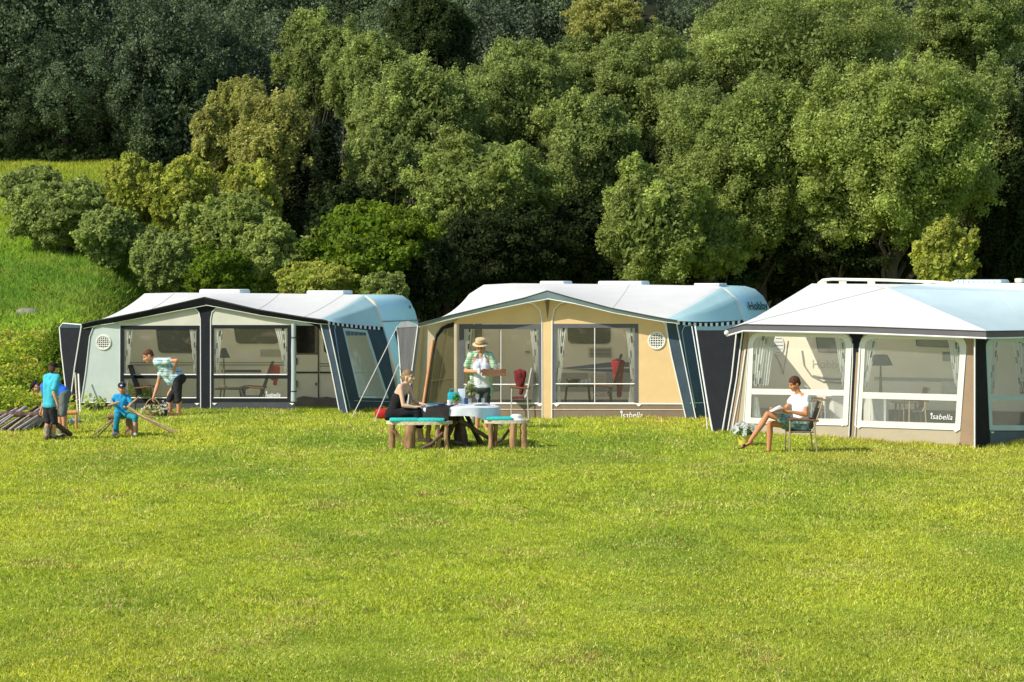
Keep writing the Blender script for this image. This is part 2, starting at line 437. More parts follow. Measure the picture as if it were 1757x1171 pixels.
FOOT = []   # awning footprints, kept free of grass blades
def setup(a, b, D, flare=0):
    A = gp(*a); B = gp(*b); F = Pl(A, B); C = Pl(A, B, D=D); return A, B, F, C

# =================== left camp
A1, B1, F1, C1 = setup((128, 47.0), (590, 44.6), 2.5)
BR1 = gp(688, 47.0); BR1 = C1(688, 699); BR1.z = gz(BR1.x, BR1.y)
cv = caravan('left caravan with shade-tinted blue curved end wall, seen behind the black trimmed awning', C1,
  [(300, 505), (612, 506), (628, 508), (641, 517), (650, 535), (657, 561), (670, 607), (682, 645), (682, 668), (678, 696), (190, 700), (184, 650), (192, 575), (215, 535), (262, 510)], 2.2)
skin_window(C1, cv, [(266, 553), (341, 553), (341, 606), (272, 606)], 9)
skin_window(C1, cv, [(400, 553), (478, 553), (478, 590), (405, 590)], 8)
skin_window(C1, cv, [(553, 550), (572, 552), (572, 607), (556, 606)], 6)
dr = panel('door', C1, [(506, 548), (546, 548), (546, 684), (506, 684)], ALU, cv, off=.02, thick=.02)
panel('door_window', C1, rounded([(508, 552), (539, 552), (539, 606), (508, 606)], 4), DWIN, dr, off=.045, thick=.02)
panel('window_surround', C1, [(506, 549), (546, 549), (546, 609), (506, 609)], mat('brown_trim', (.24, .19, .15), .6, .1), dr, off=.024, holes=[box_px(508.5, 552.5, 538.5, 605.5)])
line('door_edge', C1, [(546, 549), (546, 684)], .012, TRIM, dr, off=.03)
MB().box(C1(508, 620, .05), (.05, .05, .16)).build('handle', TRIM, dr)
MB().box(C1(508, 659, .05), (.05, .05, .16)).build('handle', TRIM, dr)
MB().box(C1(543, 603, .05), (.05, .05, .07)).build('hinge', GREYT, dr); MB().box(C1(542, 659, .05), (.04, .04, .06)).build('hinge', GREYT, dr)
for (x0, x1, y0, y1) in ((215, 505, 626, 627.2), (215, 505, 622, 623), (380, 448, 635, 639), (506, 545, 638, 641), (548, 582, 624, 625), (548, 582, 628, 629), (548, 585, 638, 641)):
    panel('side_stripe', C1, box_px(x0, y0, x1, y1), TRIM, cv, off=.034)
panel('service_hatch', C1, box_px(447, 600, 481, 612), mat('vent_plastic', (.48, .43, .34), .6, .1), cv, off=.016)
roof_hatch(C1, cv, 333, 404, 505, .5, h=.12); roof_hatch(C1, cv, 518, 582, 506, .5, h=.10)
# seam and small window on the end shell
def end_pt(C, p, v, off=.012):
    q = C(*p)-C.n*v; return q+C.ax*off
MB().tube([end_pt(C1, (655.5, 552), v) for v in (.02, .8, 1.6, 2.18)], .012, 6).build('end_seam', GREYT, cv)
e0, e1 = (660, 569), (677, 628)
MB().face([end_pt(C1, e0, .55, .02), end_pt(C1, e0, 1.75, .02), end_pt(C1, e1, 1.75, .02), end_pt(C1, e1, .55, .02)]).build('end_window', DWIN, cv)
MB().box(end_pt(C1, (646, 528), 1.95, .02), (.02, .14, .06)).build('badge', TRIM, cv)

aw = empty('awning', (A1+B1)/2, 'left awning with black trim, pale green front panel and an open doorway on its right', 'awning')
OV = .22
fr = [(140, 557), (165, 551), (190, 546.5), (256, 533), (351, 511), (442, 532), (520, 545), (548, 549), (555, 550), (561, 551)]
bk = [(208, 556), (226, 523), (248, 504), (300, 502.5), (380, 503), (480, 504), (590, 505.5), (624, 507), (645, 526), (657, 561)]
Fp = [F1(x, y, OV if 2 <= i < 8 else OV*.6) for i, (x, y) in enumerate(fr)]
loft('roof', Fp, [C1(x, y, .02) for x, y in bk], ROOF, aw, split=7, m2=HIP_SHADE)
ribbon('eave_trim', [p+F1.n*.004-UP*.005 for p in Fp], [.09, .10, .11, .12, .17, .12, .10, .09, .08, .07], BLACKC, aw, tilt=-F1.n*.10)
MB().tube([p-UP*h-F1.n*.10 for p, h in zip(Fp, [.09, .10, .11, .12, .17, .12, .10, .09, .08, .07])], .012, 6).build('piping', PIPE, aw)
MB().tube([p+UP*.008 for p in Fp], .014, 6).build('eave_piping', CHAR, aw)
gable = [(158, 558), (256, 538), (338, 521), (350, 519), (362, 521), (442, 538), (548, 554), (505, 554), (505, 560), (203, 560), (203, 692), (137, 692), (143, 640), (151, 590), (156, 572)]
panel('front_panel', F1, [(158, 562), (180, 554), (256, 538), (338, 521), (350, 519), (362, 521), (442, 538), (548, 556), (548, 559), (206, 559), (206, 692), (137, 692), (143, 640), (151, 590)], SEAFOAM, aw, off=0)
panel('front_panel', F1, [(206, 551), (256, 540), (325, 526), (336, 530), (342, 540), (343, 559), (206, 559)], CREAM, aw, off=.006)
panel('front_panel', F1, [(362, 559), (363, 540), (369, 530), (380, 527), (442, 540), (507, 551), (507, 559)], CREAM, aw, off=.006)
panel('corner_post', F1, rounded([(139, 556), (163, 550), (176, 553), (158, 566), (153, 590), (145, 640), (136, 707), (118, 707), (128, 630)], [0, 0, 0, 6, 0, 0, 0, 0, 0]), BLACKC, aw, off=.012)
line('piping', F1, [(140, 558), (128, 632), (118.5, 706)], .016, PIPE, aw, off=.02)
line('piping', F1, [(180, 553.5), (160, 562), (154, 578), (147, 640), (137, 704)], .012, PIPE, aw, off=.02)
cp = panel('centre_post', F1, [(322, 524), (350, 517), (380, 525), (368, 530), (362, 545), (361, 708), (345, 708), (344, 545), (338, 530)], BLACKC, aw, off=.014)
line('piping', F1, [(322, 525.5), (334, 529), (341, 536), (344, 548), (344.5, 707)], .012, PIPE, cp, off=.022)
line('piping', F1, [(380, 526.5), (370, 530), (364, 536), (361.5, 548), (361.5, 707)], .012, PIPE, cp, off=.022)
awn_window(F1, aw, box_px(206, 559, 344, 692), box_px(213, 566, 337, 683), BLACKC, PIPE, 643)
panel('window_bar', F1, box_px(213, 644.5, 337, 650), BLACKC, aw, off=.004)
awn_window(F1, aw, box_px(362, 558, 500, 690), box_px(367, 564, 493, 683), BLACKC, PIPE, 643)
panel('window_bar', F1, box_px(367, 644.5, 493, 650), BLACKC, aw, off=.004)
for a, b in (((213, 229, 566), (214, 221, 640)), ((325, 337, 566), (333, 337, 640)), ((367, 384, 564), (368, 374, 642)), ((471, 492, 564), (489, 493, 640))): curtain('curtain', F1, a, b, CURT, aw)
curtain('curtain', F1, (214, 221, 640), (214, 219, 682), CURT, aw)
panel('skirt', F1, box_px(136, 691, 345, 709), CHAR, aw, off=.004); panel('skirt', F1, box_px(361, 690, 506, 709), CHAR, aw, off=.004)
line('piping', F1, [(206, 553), (206, 692)], .008, PIPE, aw)
line('piping', F1, [(137, 691), (206, 691)], .008, PIPE, aw)
roll = MB(); roll.tube([F1(504, y, .05) for y in (556, 575, 600, 640, 689)], [.055, .05, .06, .055, .065], 10); roll.build('rolled_panel', SEAFOAM, aw)
MB().tube([F1(504, 579, .05), F1(504, 580.5, .05)], .062, 10).build('strap', BLACKC, aw); MB().tube([F1(504, 671, .05), F1(504, 672.5, .05)], .068, 10).build('strap', BLACKC, aw)
vent(F1, aw, 178, 588, 12)
for x in (338, 368, 501): buckle(F1, aw, x, 692, 4.5)
logo(F1, aw, 455, 681, .13, off=.015)
dp = panel('corner_post', F1, [(549, 550), (563, 551), (596, 710), (583, 710), (566, 620)], NAVY, aw, off=.012)
line('piping', F1, [(549, 552), (566, 622), (583, 708)], .014, PIPE, dp, off=.022)
line('piping', F1, [(563, 553), (580, 632), (596, 709)], .012, PIPE, dp, off=.022)
panel('inner_trim', F1, [(520, 552), (549, 556), (553, 572), (545, 562), (535, 557)], BLACKC, aw, off=.008)
S1 = Pl(F1(563, 551), gp(596, 44.6), C1(657, 561, .02))
sw_out = [(563, 552), (657, 561), (671, 608), (684, 652), (692, 700), (596, 712), (580, 632)]
sw_win = [(588, 563), (630, 567), (667, 684), (616, 683)]
panel('side_wall', S1, sw_out, NAVY, aw, holes=[sw_win])
awn_window(S1, aw, sw_win, [(592, 568), (627, 571), (661, 679), (618, 678)], TEALSH, TEALSH, 639, pane=PANEB, frame_off=.006)
curtain('curtain', S1, (590, 628, 567), (594, 628, 576), mat('grey_net', (.35, .4, .42), .9), aw, off=-.03)
line('piping', S1, [(576, 557), (574, 566), (584, 630), (602, 708)], .012, TEALSH, aw, off=.01)
line('piping', S1, [(657, 561), (671, 608), (684, 650)], .016, TEALSH, aw, off=.012)
line('piping', S1, [(608, 688), (688, 690)], .008, TEALSH, aw, off=.01)
def scallop(P, p0, p1, sagpx, n, hpx, root, m1=PIPE, m2=BLACKC):
    for k in range(n*2):
        t0, t1 = k/(n*2), (k+1)/(n*2)
        f = lambda t: (p0[0]+(p1[0]-p0[0])*t, p0[1]+(p1[1]-p0[1])*t+sagpx*4*t*(1-t))
        a, b = f(t0), f(t1)
        if k % 2: panel('valance_block', P, [a, b, (b[0], b[1]+hpx), (a[0], a[1]+hpx)], m2, root, off=.022)
    pts = [f(t/12) for t in range(13)]
    panel('valance', P, pts+[(x, y+hpx) for x, y in pts[::-1]], m1, root, off=.016)
scallop(S1, (563, 551), (656, 561), 1.5, 12, 5.5, aw)
S1w = Pl(F1(139, 558), F1(118, 706), F1(101, 562)+V(0, .35, 0))
wg = panel('side_wing', S1w, [(139, 562), (102, 562), (105, 600), (112, 660), (118, 706), (128, 632)], BLACKC, aw, off=-.01)
MB().tube([S1w(102, 562), S1w(105, 600), S1w(112, 660), S1w(118, 705)], .016).tube([S1w(102, 562), S1w(108, 555), S1w(140, 557.5)], .014).build('piping', PIPE, wg)
panel('wing_top', S1w, [(102, 563), (108, 555), (140, 558), (139, 563)], NAVY, wg, off=.004)
MB().tube([F1(134.5, 642, .25), F1(138, 709, .6)], .022, 8).build('pole', STEEL, aw)
mb = MB()
for dz in (0,):
    c0 = C1(515, 690, .1)
panel('apron', C1, [(506, 684), (520, 680), (545, 683), (560, 681), (580, 684), (583, 712), (506, 712)], APRON, cv, off=.1)
mb.bm.free()
FOOT.append([A1, B1, BR1, A1-F1.n*2.5])
MB().face([A1+UP*.015-F1.n*.05, B1+UP*.015-F1.n*.05, BR1+UP*.015, A1-F1.n*2.5+UP*.015]).build('groundsheet', CARPET, aw)

# =================== middle camp
A2, B2, F2, C2 = setup((712, 43.9), (1192, 41.3), 2.5)
cv = caravan('middle caravan with a shade-tinted blue curved end wall lettered Hobby', C2,
  [(850, 490), (1205, 490), (1228, 491), (1245, 496), (1260, 509), (1270, 528), (1277, 552), (1290, 615), (1298, 660), (1294, 700), (800, 712), (795, 660), (800, 560), (812, 520), (830, 497)], 2.2)
skin_window(C2, cv, [(973, 552), (1047, 552), (1047, 590), (975, 590)], 8)
skin_window(C2, cv, [(815, 552), (826, 552), (826, 640), (815, 640)], 3, m=GREYT)
sh = panel('service_hatch', C2, box_px(1009, 596, 1050, 614), mat('vent_frame', (.62, .55, .42), .6, .05), cv, off=.016)
for k in range(6): panel('louvre', C2, box_px(1012, 599+k*2.4, 1048, 600.1+k*2.4), TRIM, sh, off=.022)
sh = panel('service_hatch', C2, box_px(1009, 640, 1040, 658), mat('vent_frame2', (.66, .56, .40), .6, .05), cv, off=.016)
for k in range(5): panel('louvre', C2, box_px(1012, 643+k*2.8, 1038, 644+k*2.8), BEIGE, sh, off=.022)
panel('side_stripe', C2, [(962, 632), (1045, 622), (1080, 622), (1080, 640), (1000, 636)], mat('grey_graphic', (.13, .15, .19), .5, .1), cv, off=.018)
panel('side_stripe', C2, [(962, 634), (1080, 630), (1080, 632.5)], PIPE, cv, off=.024)
panel('side_stripe', C2, box_px(800, 640, 1085, 672), mat('grey_lower_panel', (.36, .34, .31), .6, .06), cv, off=.012)
dr = panel('door', C2, rounded(box_px(858, 553, 915, 690), 4), ALU, cv, off=.02, thick=.02)
MB().box(C2(905, 604, .05), (.10, .04, .03)).build('handle', GREYT, dr)
line('door_edge', C2, [(858, 554), (858, 690)], .008, GREYT, dr, off=.03)
roof_hatch(C2, cv, 920, 962, 490, .45, h=.10); roof_hatch(C2, cv, 1016, 1092, 490, .6, h=.10); roof_hatch(C2, cv, 1186, 1230, 491, .45, h=.06)
hb = end_pt(C2, (1265, 532), .50, .12); hv = -C2.n
text('lettering', 'Hobby', .25, hb+V(0, 0, -.0), (hv+C2.ax*.0), UP+C2.ax*-.35, mat('dark_teal_paint', (.02, .09, .12), .4, .05), cv, bold=.008, sx=2.1)
aw = empty('awning', (A2+B2)/2, 'middle awning with ochre yellow front wall, grey framed windows and brown skirt', 'awning')
fr = [(717, 557), (745, 549.5), (772, 542), (835, 527), (900, 512), (939, 500), (985, 513), (1050, 530), (1110, 542), (1142, 548), (1152, 549.5), (1162, 551)]
bk = [(775, 550), (790, 525), (805, 505), (830, 489), (880, 486.5), (940, 487), (1000, 487.5), (1080, 488.5), (1180, 490), (1238, 493), (1262, 512), (1276, 549)]
Fp = [F2(x, y, .45) for i, (x, y) in enumerate(fr)]
loft('roof', Fp, [C2(x, y, .02) for x, y in bk], ROOF, aw, split=9, m2=HIP_SHADE)
hs = [.05, .06, .07, .08, .10, .16, .10, .08, .07, .06, .05, .05]
ribbon('eave_trim', [p+F2.n*.004-UP*.005 for p in Fp], hs, mat('grey_blue_cloth', (.20, .27, .31), .8, .08, 3), aw, tilt=-F2.n*.05)
MB().tube([p-UP*h-F2.n*.05 for p, h in zip(Fp, hs)], .013, 6).build('piping', PIPE, aw)
MB().tube([p+UP*.006 for p in Fp], .014, 6).build('eave_piping', CHAR, aw)
panel('front_panel', F2, [(757, 551), (835, 532), (900, 517), (939, 507), (985, 517), (1050, 534), (1110, 546), (1140, 553), (1150, 600), (1163, 660), (1170, 694), (1095, 694), (1095, 556), (788, 556), (788, 694), (780, 694), (780, 560), (757, 562)], OCHRE, aw)
panel('corner_post', F2, [(716, 559), (727, 557), (722, 590), (706, 712), (699, 712), (706, 650)], CHAR, aw, off=.012)
panel('front_band', F2, [(727, 557), (757, 551), (790, 545), (775, 556), (757, 562), (746, 580), (738, 620), (726, 700), (708, 712), (720, 610)], BEIGE, aw, off=.008)
panel('front_band', F2, [(779, 553), (779, 561), (762, 565), (751, 580), (742, 620), (731, 700), (725, 700), (736, 620), (745, 580), (757, 562), (768, 556)], BLACKC, aw, off=.014)
line('piping', F2, [(717, 559), (709, 620), (699, 700)], .014, PIPE, aw, off=.02)
line('piping', F2, [(785, 547), (760, 556), (748, 572), (740, 610), (727, 700)], .010, BEIGE, aw, off=.02)
cp = panel('centre_post', F2, [(902, 518), (939, 507), (975, 516), (955, 528), (948, 550), (948, 722), (930, 722), (930, 550), (923, 528)], OCHRE, aw, off=.014)
line('piping', F2, [(900, 519), (915, 522), (926, 532), (930, 550), (930.5, 722)], .012, PIPE, cp, off=.02)
line('piping', F2, [(975, 517), (960, 522), (951, 532), (947.5, 550), (947, 722)], .012, PIPE, cp, off=.02)
panel('webbing_strap', F2, [(935, 514), (943, 514), (939.5, 548)], BROWN, cp, off=.024)
FR2 = mat('grey_window_border', (.10, .105, .12), .8, .1, 5, bump=.3)
w1 = awn_window(F2, aw, box_px(788, 557, 930, 694), box_px(796, 565, 924, 692), FR2, PIPE, 660, vbars=(859.7,))
w2 = awn_window(F2, aw, box_px(948, 556, 1095, 694), box_px(954, 563, 1089, 692), FR2, PIPE, 659, vbars=(1020.6,))
for a, b in (((796, 811, 565), (797, 804, 640)), ((909, 923, 565), (919, 924, 655)), ((954, 974, 563), (955, 962, 655)), ((1073, 1088, 563), (1083, 1089, 655))): curtain('curtain', F2, a, b, CURT, aw)
for a, b in (((955, 961, 655), (957, 962, 691)), ((1083, 1088, 655), (1078, 1088, 691)), ((919, 924, 655), (912, 924, 691))): curtain('curtain', F2, a, b, mat('white_net', (.8, .8, .76), .9, transl=.3), aw)
panel('skirt', F2, [(788, 693), (930, 693), (930, 724), (788, 724)], BROWN, aw, off=.004)
panel('skirt', F2, [(948, 693), (1170, 694), (1177, 724), (948, 724)], BROWN, aw, off=.004)
line('piping', F2, [(788, 693), (930, 693)], .014, PIPE, aw); line('piping', F2, [(948, 693), (1171, 693.5)], .014, PIPE, aw)
PINK = mat('pale_pink_piping', (.7, .55, .48), .6)
line('piping', F2, [(788, 703), (930, 703)], .009, PINK, aw); line('piping', F2, [(948, 703), (1172, 703.5)], .009, PINK, aw)
line('piping', F2, [(1135, 550), (1142, 558), (1152, 610), (1178, 722)], .014, PIPE, aw, off=.02)
vent(F2, aw, 1127, 585, 14, OCHRE)
for x in (926, 955, 1096): buckle(F2, aw, x, 694, 5)
logo(F2, aw, 1064, 717, .17)
dp = panel('corner_post', F2, [(1143, 549), (1160, 550), (1195, 724), (1178, 724), (1152, 610)], NAVY, aw, off=.012)
line('piping', F2, [(1160, 551), (1178, 640), (1195, 723)], .012, PIPE, dp, off=.02)
S2 = Pl(F2(1160, 551), gp(1194, 41.35), C2(1276, 549, .02))
panel('side_wall', S2, [(1160, 552), (1276, 551), (1290, 615), (1299, 700), (1194, 726), (1178, 640)], NAVY, aw)
line('piping', S2, [(1190, 557), (1174, 560), (1170, 570), (1178, 620), (1193, 700)], .012, TEALSH, aw)
line('piping', S2, [(1185, 692), (1240, 690)], .010, TEALSH, aw)
panel('side_panel', S2, [(1194, 556), (1274, 556), (1276, 570), (1196, 567)], TEALSH, aw, off=.01)
scallop(S2, (1162, 551), (1275, 549), 4.5, 12, 6, aw)
S2w = Pl(F2(716, 559), F2(704, 640), F2(682, 562)+V(0, .3, 0))
GREYC = mat('grey_pleated_cloth', (.11, .11, .115), .85, .25, 3, bump=1.0, bscale=6, stretch=(4, 4, .4))
wg = panel('side_wing', S2w, [(716, 560), (681, 562), (684, 590), (688, 650), (696, 712), (704, 640)], GREYC, aw, off=-.01)
panel('wing_top', S2w, [(681, 563), (687, 553), (700, 551), (717, 557), (716, 561)], mat('grey_top_cloth', (.22, .25, .26), .8), wg, off=.004)
MB().tube([S2w(681, 562), S2w(684, 590), S2w(688, 650), S2w(696, 708)], .014).build('piping', PIPE, wg)
ROPE = mat('white_webbing', (.58, .57, .52), .7, .05)
p0 = S2w(682, 560)
mb = MB(); mb.tube([p0, at(604, 716, 43.4)], .011, 5); mb.build('guy_rope', ROPE, aw)
mb = MB(); mb.tube([S2w(684, 625), at(641, 726, 42.0)], .011, 5); mb.build('guy_rope', ROPE, aw)
# inside of the open left end: far side wall of the awning with stitched windows
LB = C2(790, 690); LB.z = gz(LB.x, LB.y)
SI = Pl(F2(727, 560), gp(714, 43.9), C2(812, 560))
OLIVE = mat('olive_lining', (.36, .32, .17), .9, .08, 3, bump=.4, transl=.25)
iw = panel('end_wall', SI, [(722, 556), (812, 548), (808, 716), (702, 720)], OLIVE, aw)
for pts in ([(768, 566), (748, 692)], [(738, 654), (780, 650)], [(757, 563), (780, 561)], [(741, 693), (778, 690)], [(752, 565), (736, 692)]): line('seam', SI, pts, .014, mat('cream_seam', (.62, .55, .32), .8), iw, off=.02)
MB().tube([at(743, 584, 43.3), at(726, 696, 43.0)], .03, 8).build('pole', mat('orange_wood', (.62, .28, .11), .5, .15), aw)
MB().tube([at(783.5, 556, 43.2), at(783.5, 722, 43.2)], .055, 8).build('pole', BEIGE, aw)
BR2 = C2(1300, 700); BR2.z = gz(BR2.x, BR2.y)
FOOT.append([A2, B2, BR2, A2-F2.n*2.5])
MB().face([A2+UP*.015-F2.n*.05, B2+UP*.015-F2.n*.05, BR2+UP*.015, A2-F2.n*2.5+UP*.015]).build('groundsheet', CARPET, aw)

# =================== right camp
A3, B3, F3, C3 = setup((1241, 38.0), (1680, 35.5), 2.5)
cv = caravan('right caravan with a long white roof rail behind the largest awning', C3,
  [(1440, 489), (1640, 487), (1990, 484), (2020, 520), (2030, 600), (2030, 720), (2020, 748), (1285, 738), (1278, 660), (1290, 590), (1315, 555), (1355, 520), (1400, 495)], 2.2)
skin_window(C3, cv, [(1398, 568), (1452, 568), (1452, 606), (1403, 605)], 5, m=GREYT)
skin_window(C3, cv, [(1571, 575), (1640, 576), (1640, 597), (1572, 594)], 3, m=mat('grey_locker', (.30, .28, .25), .5))
ov = panel('oval_sign', C3, [(1336+9*math.cos(a), 593+17*math.sin(a)) for a in np.linspace(0, 2*PI, 25)[:-1]], PIPE, cv, off=.03, thick=.015)
for k in range(-2, 3): line('sign_rule', C3, [(1336-7.5*math.cos(k*.45), 593+k*6), (1336+7.5*math.cos(k*.45), 593+k*6)], .006, GREYT, ov, off=.034)
line('side_graphic', C3, [(1376, 602), (1380, 628), (1392, 645), (1412, 655), (1455, 658)], .016, GREYT, cv, off=.014)
line('side_graphic', C3, [(1395, 645), (1420, 650), (1455, 651)], .022, GREYT, cv, off=.014)
line('side_graphic', C3, [(1330, 608), (1340, 628), (1344, 643)], .012, GREYT, cv, off=.014)
line('side_graphic', C3, [(1352, 585), (1344, 643)], .008, GREYT, cv, off=.014)
panel('side_stripe', C3, [(1500, 647), (1640, 650), (1640, 656), (1500, 652)], mat('mid_grey', (.36, .35, .32), .6), cv, off=.014)
panel('service_hatch', C3, box_px(1617, 604, 1630, 620), GREYT, cv, off=.018)
panel('service_hatch', C3, [(1616, 654), (1650, 655), (1650, 676), (1616, 675)], mat('hatch_cover', (.60, .57, .5), .6), cv, off=.018)
text('lettering', 'Hobby', .24, C3(1392, 631, .02), C3.ax, UP, mat('faint_grey', (.62, .57, .48), .6), cv)
rl = MB()
ra = [C3(x, y, -.35) for x, y in ((1404, 487), (1412, 481), (1428, 479.5), (1520, 481), (1600, 484), (1640, 487))]
rl.tube(ra, .028, 8)
for x in (1412, 1446, 1495, 1592, 1640): rl.box(C3(x, 488, -.35), (.14, .05, .12))
rl.build('roof_rail', ALU, cv)
mb = MB(); c = C3(1684, 489, -.5); rz = Matrix.Rotation(math.atan2(C3.ax.y, C3.ax.x), 3, 'Z')
mb.box(c+UP*.03, (.95, .55, .14), rz, bev=.05)
for k in range(8): mb.box(c+C3.ax*(-.38+.1*k)+C3.n*.28+UP*.05, (.03, .02, .06), rz)
mb.build('air_conditioner', mat('ac_shell', (.55, .68, .70), .4, .05), cv)
mb = MB(); c = C3(1749, 494, -.6); mb.lathe(c, [(.05, -.05), (.05, .10), (.085, .10), (.09, .17), (.03, .18)], 12); mb.build('chimney', ALU, cv)
aw = empty('awning', (A3+B3)/2, 'largest awning at the right with white framed rounded windows and a hipped pale roof', 'awning')
BRr = Vector((10.6, 37.9, gz(10.6, 37.9)))
S3 = Pl(F3(1680, 578), B3, BRr)
FL = F3(1247, 566, .30); FL2 = F3(1276, 557.5, .30); FM = F3(1472, 561, .30); FRt = F3(1673, 569, .30)+S3.n*.22; SR = S3(1850, 567, .22)
RL0 = C3(1355, 520, .02); RL = C3(1393, 487, .02); AP = C3(1520, 495, .95); RM = C3(1560, 488, .02); RR = C3(1757, 493, .02); RR2 = C3(1900, 505, .02)
def tri_sheet(name, quads, m, sub=6, sag=.03):
    bm = bmesh.new()
    for (a, b, c, d) in quads:
        g = [[bm.verts.new(a.lerp(b, i/sub).lerp(d.lerp(c, i/sub), j/sub)-UP*(sag*math.sin(PI*i/sub)*math.sin(PI*j/sub))) for i in range(sub+1)] for j in range(sub+1)]
        for j in range(sub):
            for i in range(sub):
                vs = [g[j][i], g[j][i+1], g[j+1][i+1], g[j+1][i]]
                try: f = bm.faces.new(vs); f.smooth = True
                except ValueError: pass
    bmesh.ops.remove_doubles(bm, verts=bm.verts, dist=1e-4)
    me = bpy.data.meshes.new(name); bm.to_mesh(me); bm.free(); me.set_sharp_from_angle(angle=math.radians(12))
    return link(name, me, m, aw)
tri_sheet('roof', [(FL, FL2, RL, RL0), (FL2, FL2.lerp(AP, .999), AP, RL), (FL2, FM, AP.lerp(FM, .001), AP), (FM, FRt, AP.lerp(FRt, .001), AP), (AP, RM, RL, RL.lerp(AP, .001))], ROOF)
tri_sheet('roof_slope', [(FRt, SR, RR2, AP), (AP, RR2, RM, RM.lerp(AP, .001))], SLOPE_SHADE)
MB().tube([FL2+UP*.01, AP+UP*.01, FRt+UP*.01], .010, 6).build('roof_seam', SEAM, aw)
SKYL = Pl(FRt, SR, AP)
panel('roof_light', SKYL, [(1563, 507), (1640, 492.5), (1674, 494), (1590, 516)], PIPE, aw, off=.02)
hs = .115
ribbon('eave_trim', [p-UP*.004 for p in (FL, FL2, FM, FRt, SR)], hs, mat('grey_violet_cloth', (.13, .125, .14), .8, .08, 3), aw)
MB().tube([p-UP*hs for p in (FL, FL2, FM, FRt, SR)], .016, 6).build('piping', PIPE, aw)
MB().tube([p+UP*.004 for p in (FL, FL2, FM, FRt, SR)], .012, 6).build('eave_piping', TRIM, aw)
MB().ball(FL-UP*.06, .05, sub=2).build('corner_toggle', PIPE, aw)
w1o = [(1286, 571), (1462, 574), (1454, 730), (1276, 726)]; w1i = [(1293, 577), (1452, 580), (1446, 719), (1288, 717)]
w2o = [(1476, 575), (1659, 578), (1647, 738), (1467, 732)]; w2i = [(1485, 581), (1648, 584), (1639, 727), (1478, 722)]
body_o = [(1283, 568), (1672, 577), (1671, 768), (1262, 751), (1270, 690), (1278, 620)]
m3 = panel('front_wall', F3, [(1280, 566), (1672, 572), (1672, 768), (1262, 751), (1271, 680)], BEIGE, aw, holes=[rounded(w1o, [22, 22, 2, 2]), rounded(w2o, [22, 22, 2, 2])], off=-.002)
awn_window(F3, aw, w1o, w1i, WFRAME, WFRAME, 667, rad=[22, 22, 2, 2], irad=[16, 16, 2, 2], hbar_h=10, pane=PANEM)
awn_window(F3, aw, w2o, w2i, WFRAME, WFRAME, 673, rad=[22, 22, 2, 2], irad=[16, 16, 2, 2], hbar_h=11, pane=PANEM)
line('piping', F3, rounded(w1o, [22, 22, 2, 2])+[rounded(w1o, [22, 22, 2, 2])[0]], .010, PIPE, aw)
line('piping', F3, rounded(w2o, [22, 22, 2, 2])+[rounded(w2o, [22, 22, 2, 2])[0]], .010, PIPE, aw)
BRN3 = mat('warm_brown_cloth', (.34, .24, .155), .85, .08, 3, bump=.3)
panel('post_band', F3, [(1452, 568), (1486, 569), (1477, 582), (1475, 610), (1465, 764), (1456, 764), (1463, 610), (1462, 582)], BLACKC, aw, off=.012)
panel('post_band', F3, [(1469, 605), (1474.5, 605), (1465, 764), (1460, 764)], BRN3, aw, off=.016)
panel('post_band', F3, [(1650, 574), (1672, 575), (1672, 768), (1646, 767), (1657, 640), (1661, 595)], BRN3, aw, off=.012)
panel('post_band', F3, [(1262, 568), (1284, 569), (1283, 584), (1262, 750), (1240, 750), (1254, 660)], BRN3, aw, off=.012)
panel('post_band', F3, [(1262, 568), (1277, 568), (1268, 640), (1250, 750), (1240, 750), (1254, 660)], BLACKC, aw, off=.016)
for pts in ([(1264, 568), (1255, 650), (1238, 748)], [(1274, 569), (1264, 650), (1247, 749)], [(1279, 600), (1270, 665), (1254, 750)]): line('piping', F3, pts, .014, PIPE, aw, off=.022)
line('piping', F3, [(1456, 763), (1463, 620), (1463, 590)], .010, PIPE, aw, off=.022); line('piping', F3, [(1466, 763), (1475, 620), (1476, 590)], .010, PIPE, aw, off=.022)
line('ground_rail', F3, [(1240, 750), (1350, 755), (1460, 761), (1671, 767)], .014, PIPE, aw, off=.03)
for x, y in ((1310, 752), (1350, 755), (1405, 758), (1460, 761), (1506, 763), (1553, 765), (1600, 766)):
    MB().tube([F3(x, y-3, .03), F3(x, y+5, .05)], .012, 6).build('peg_loop', STEEL, aw)
for x, y in ((1445, 728), (1473, 732), (1640, 738)): buckle(F3, aw, x, y, 5)
for a, b in (((1294, 1318, 577), (1291, 1304, 663)), ((1432, 1452, 580), (1445, 1449, 663)), ((1486, 1508, 581), (1482, 1488, 668)), ((1626, 1647, 583), (1639, 1644, 670))): curtain('curtain', F3, a, b, CURT, aw, folds=4)
NET = MATS['white_net']
curtain('curtain', F3, (1303, 1330, 577), (1298, 1318, 662), NET, aw, off=-.09); curtain('curtain', F3, (1291, 1300, 679), (1290, 1305, 716), NET, aw, off=-.07)
logo(F3, aw, 1596, 719, .14, off=.012)
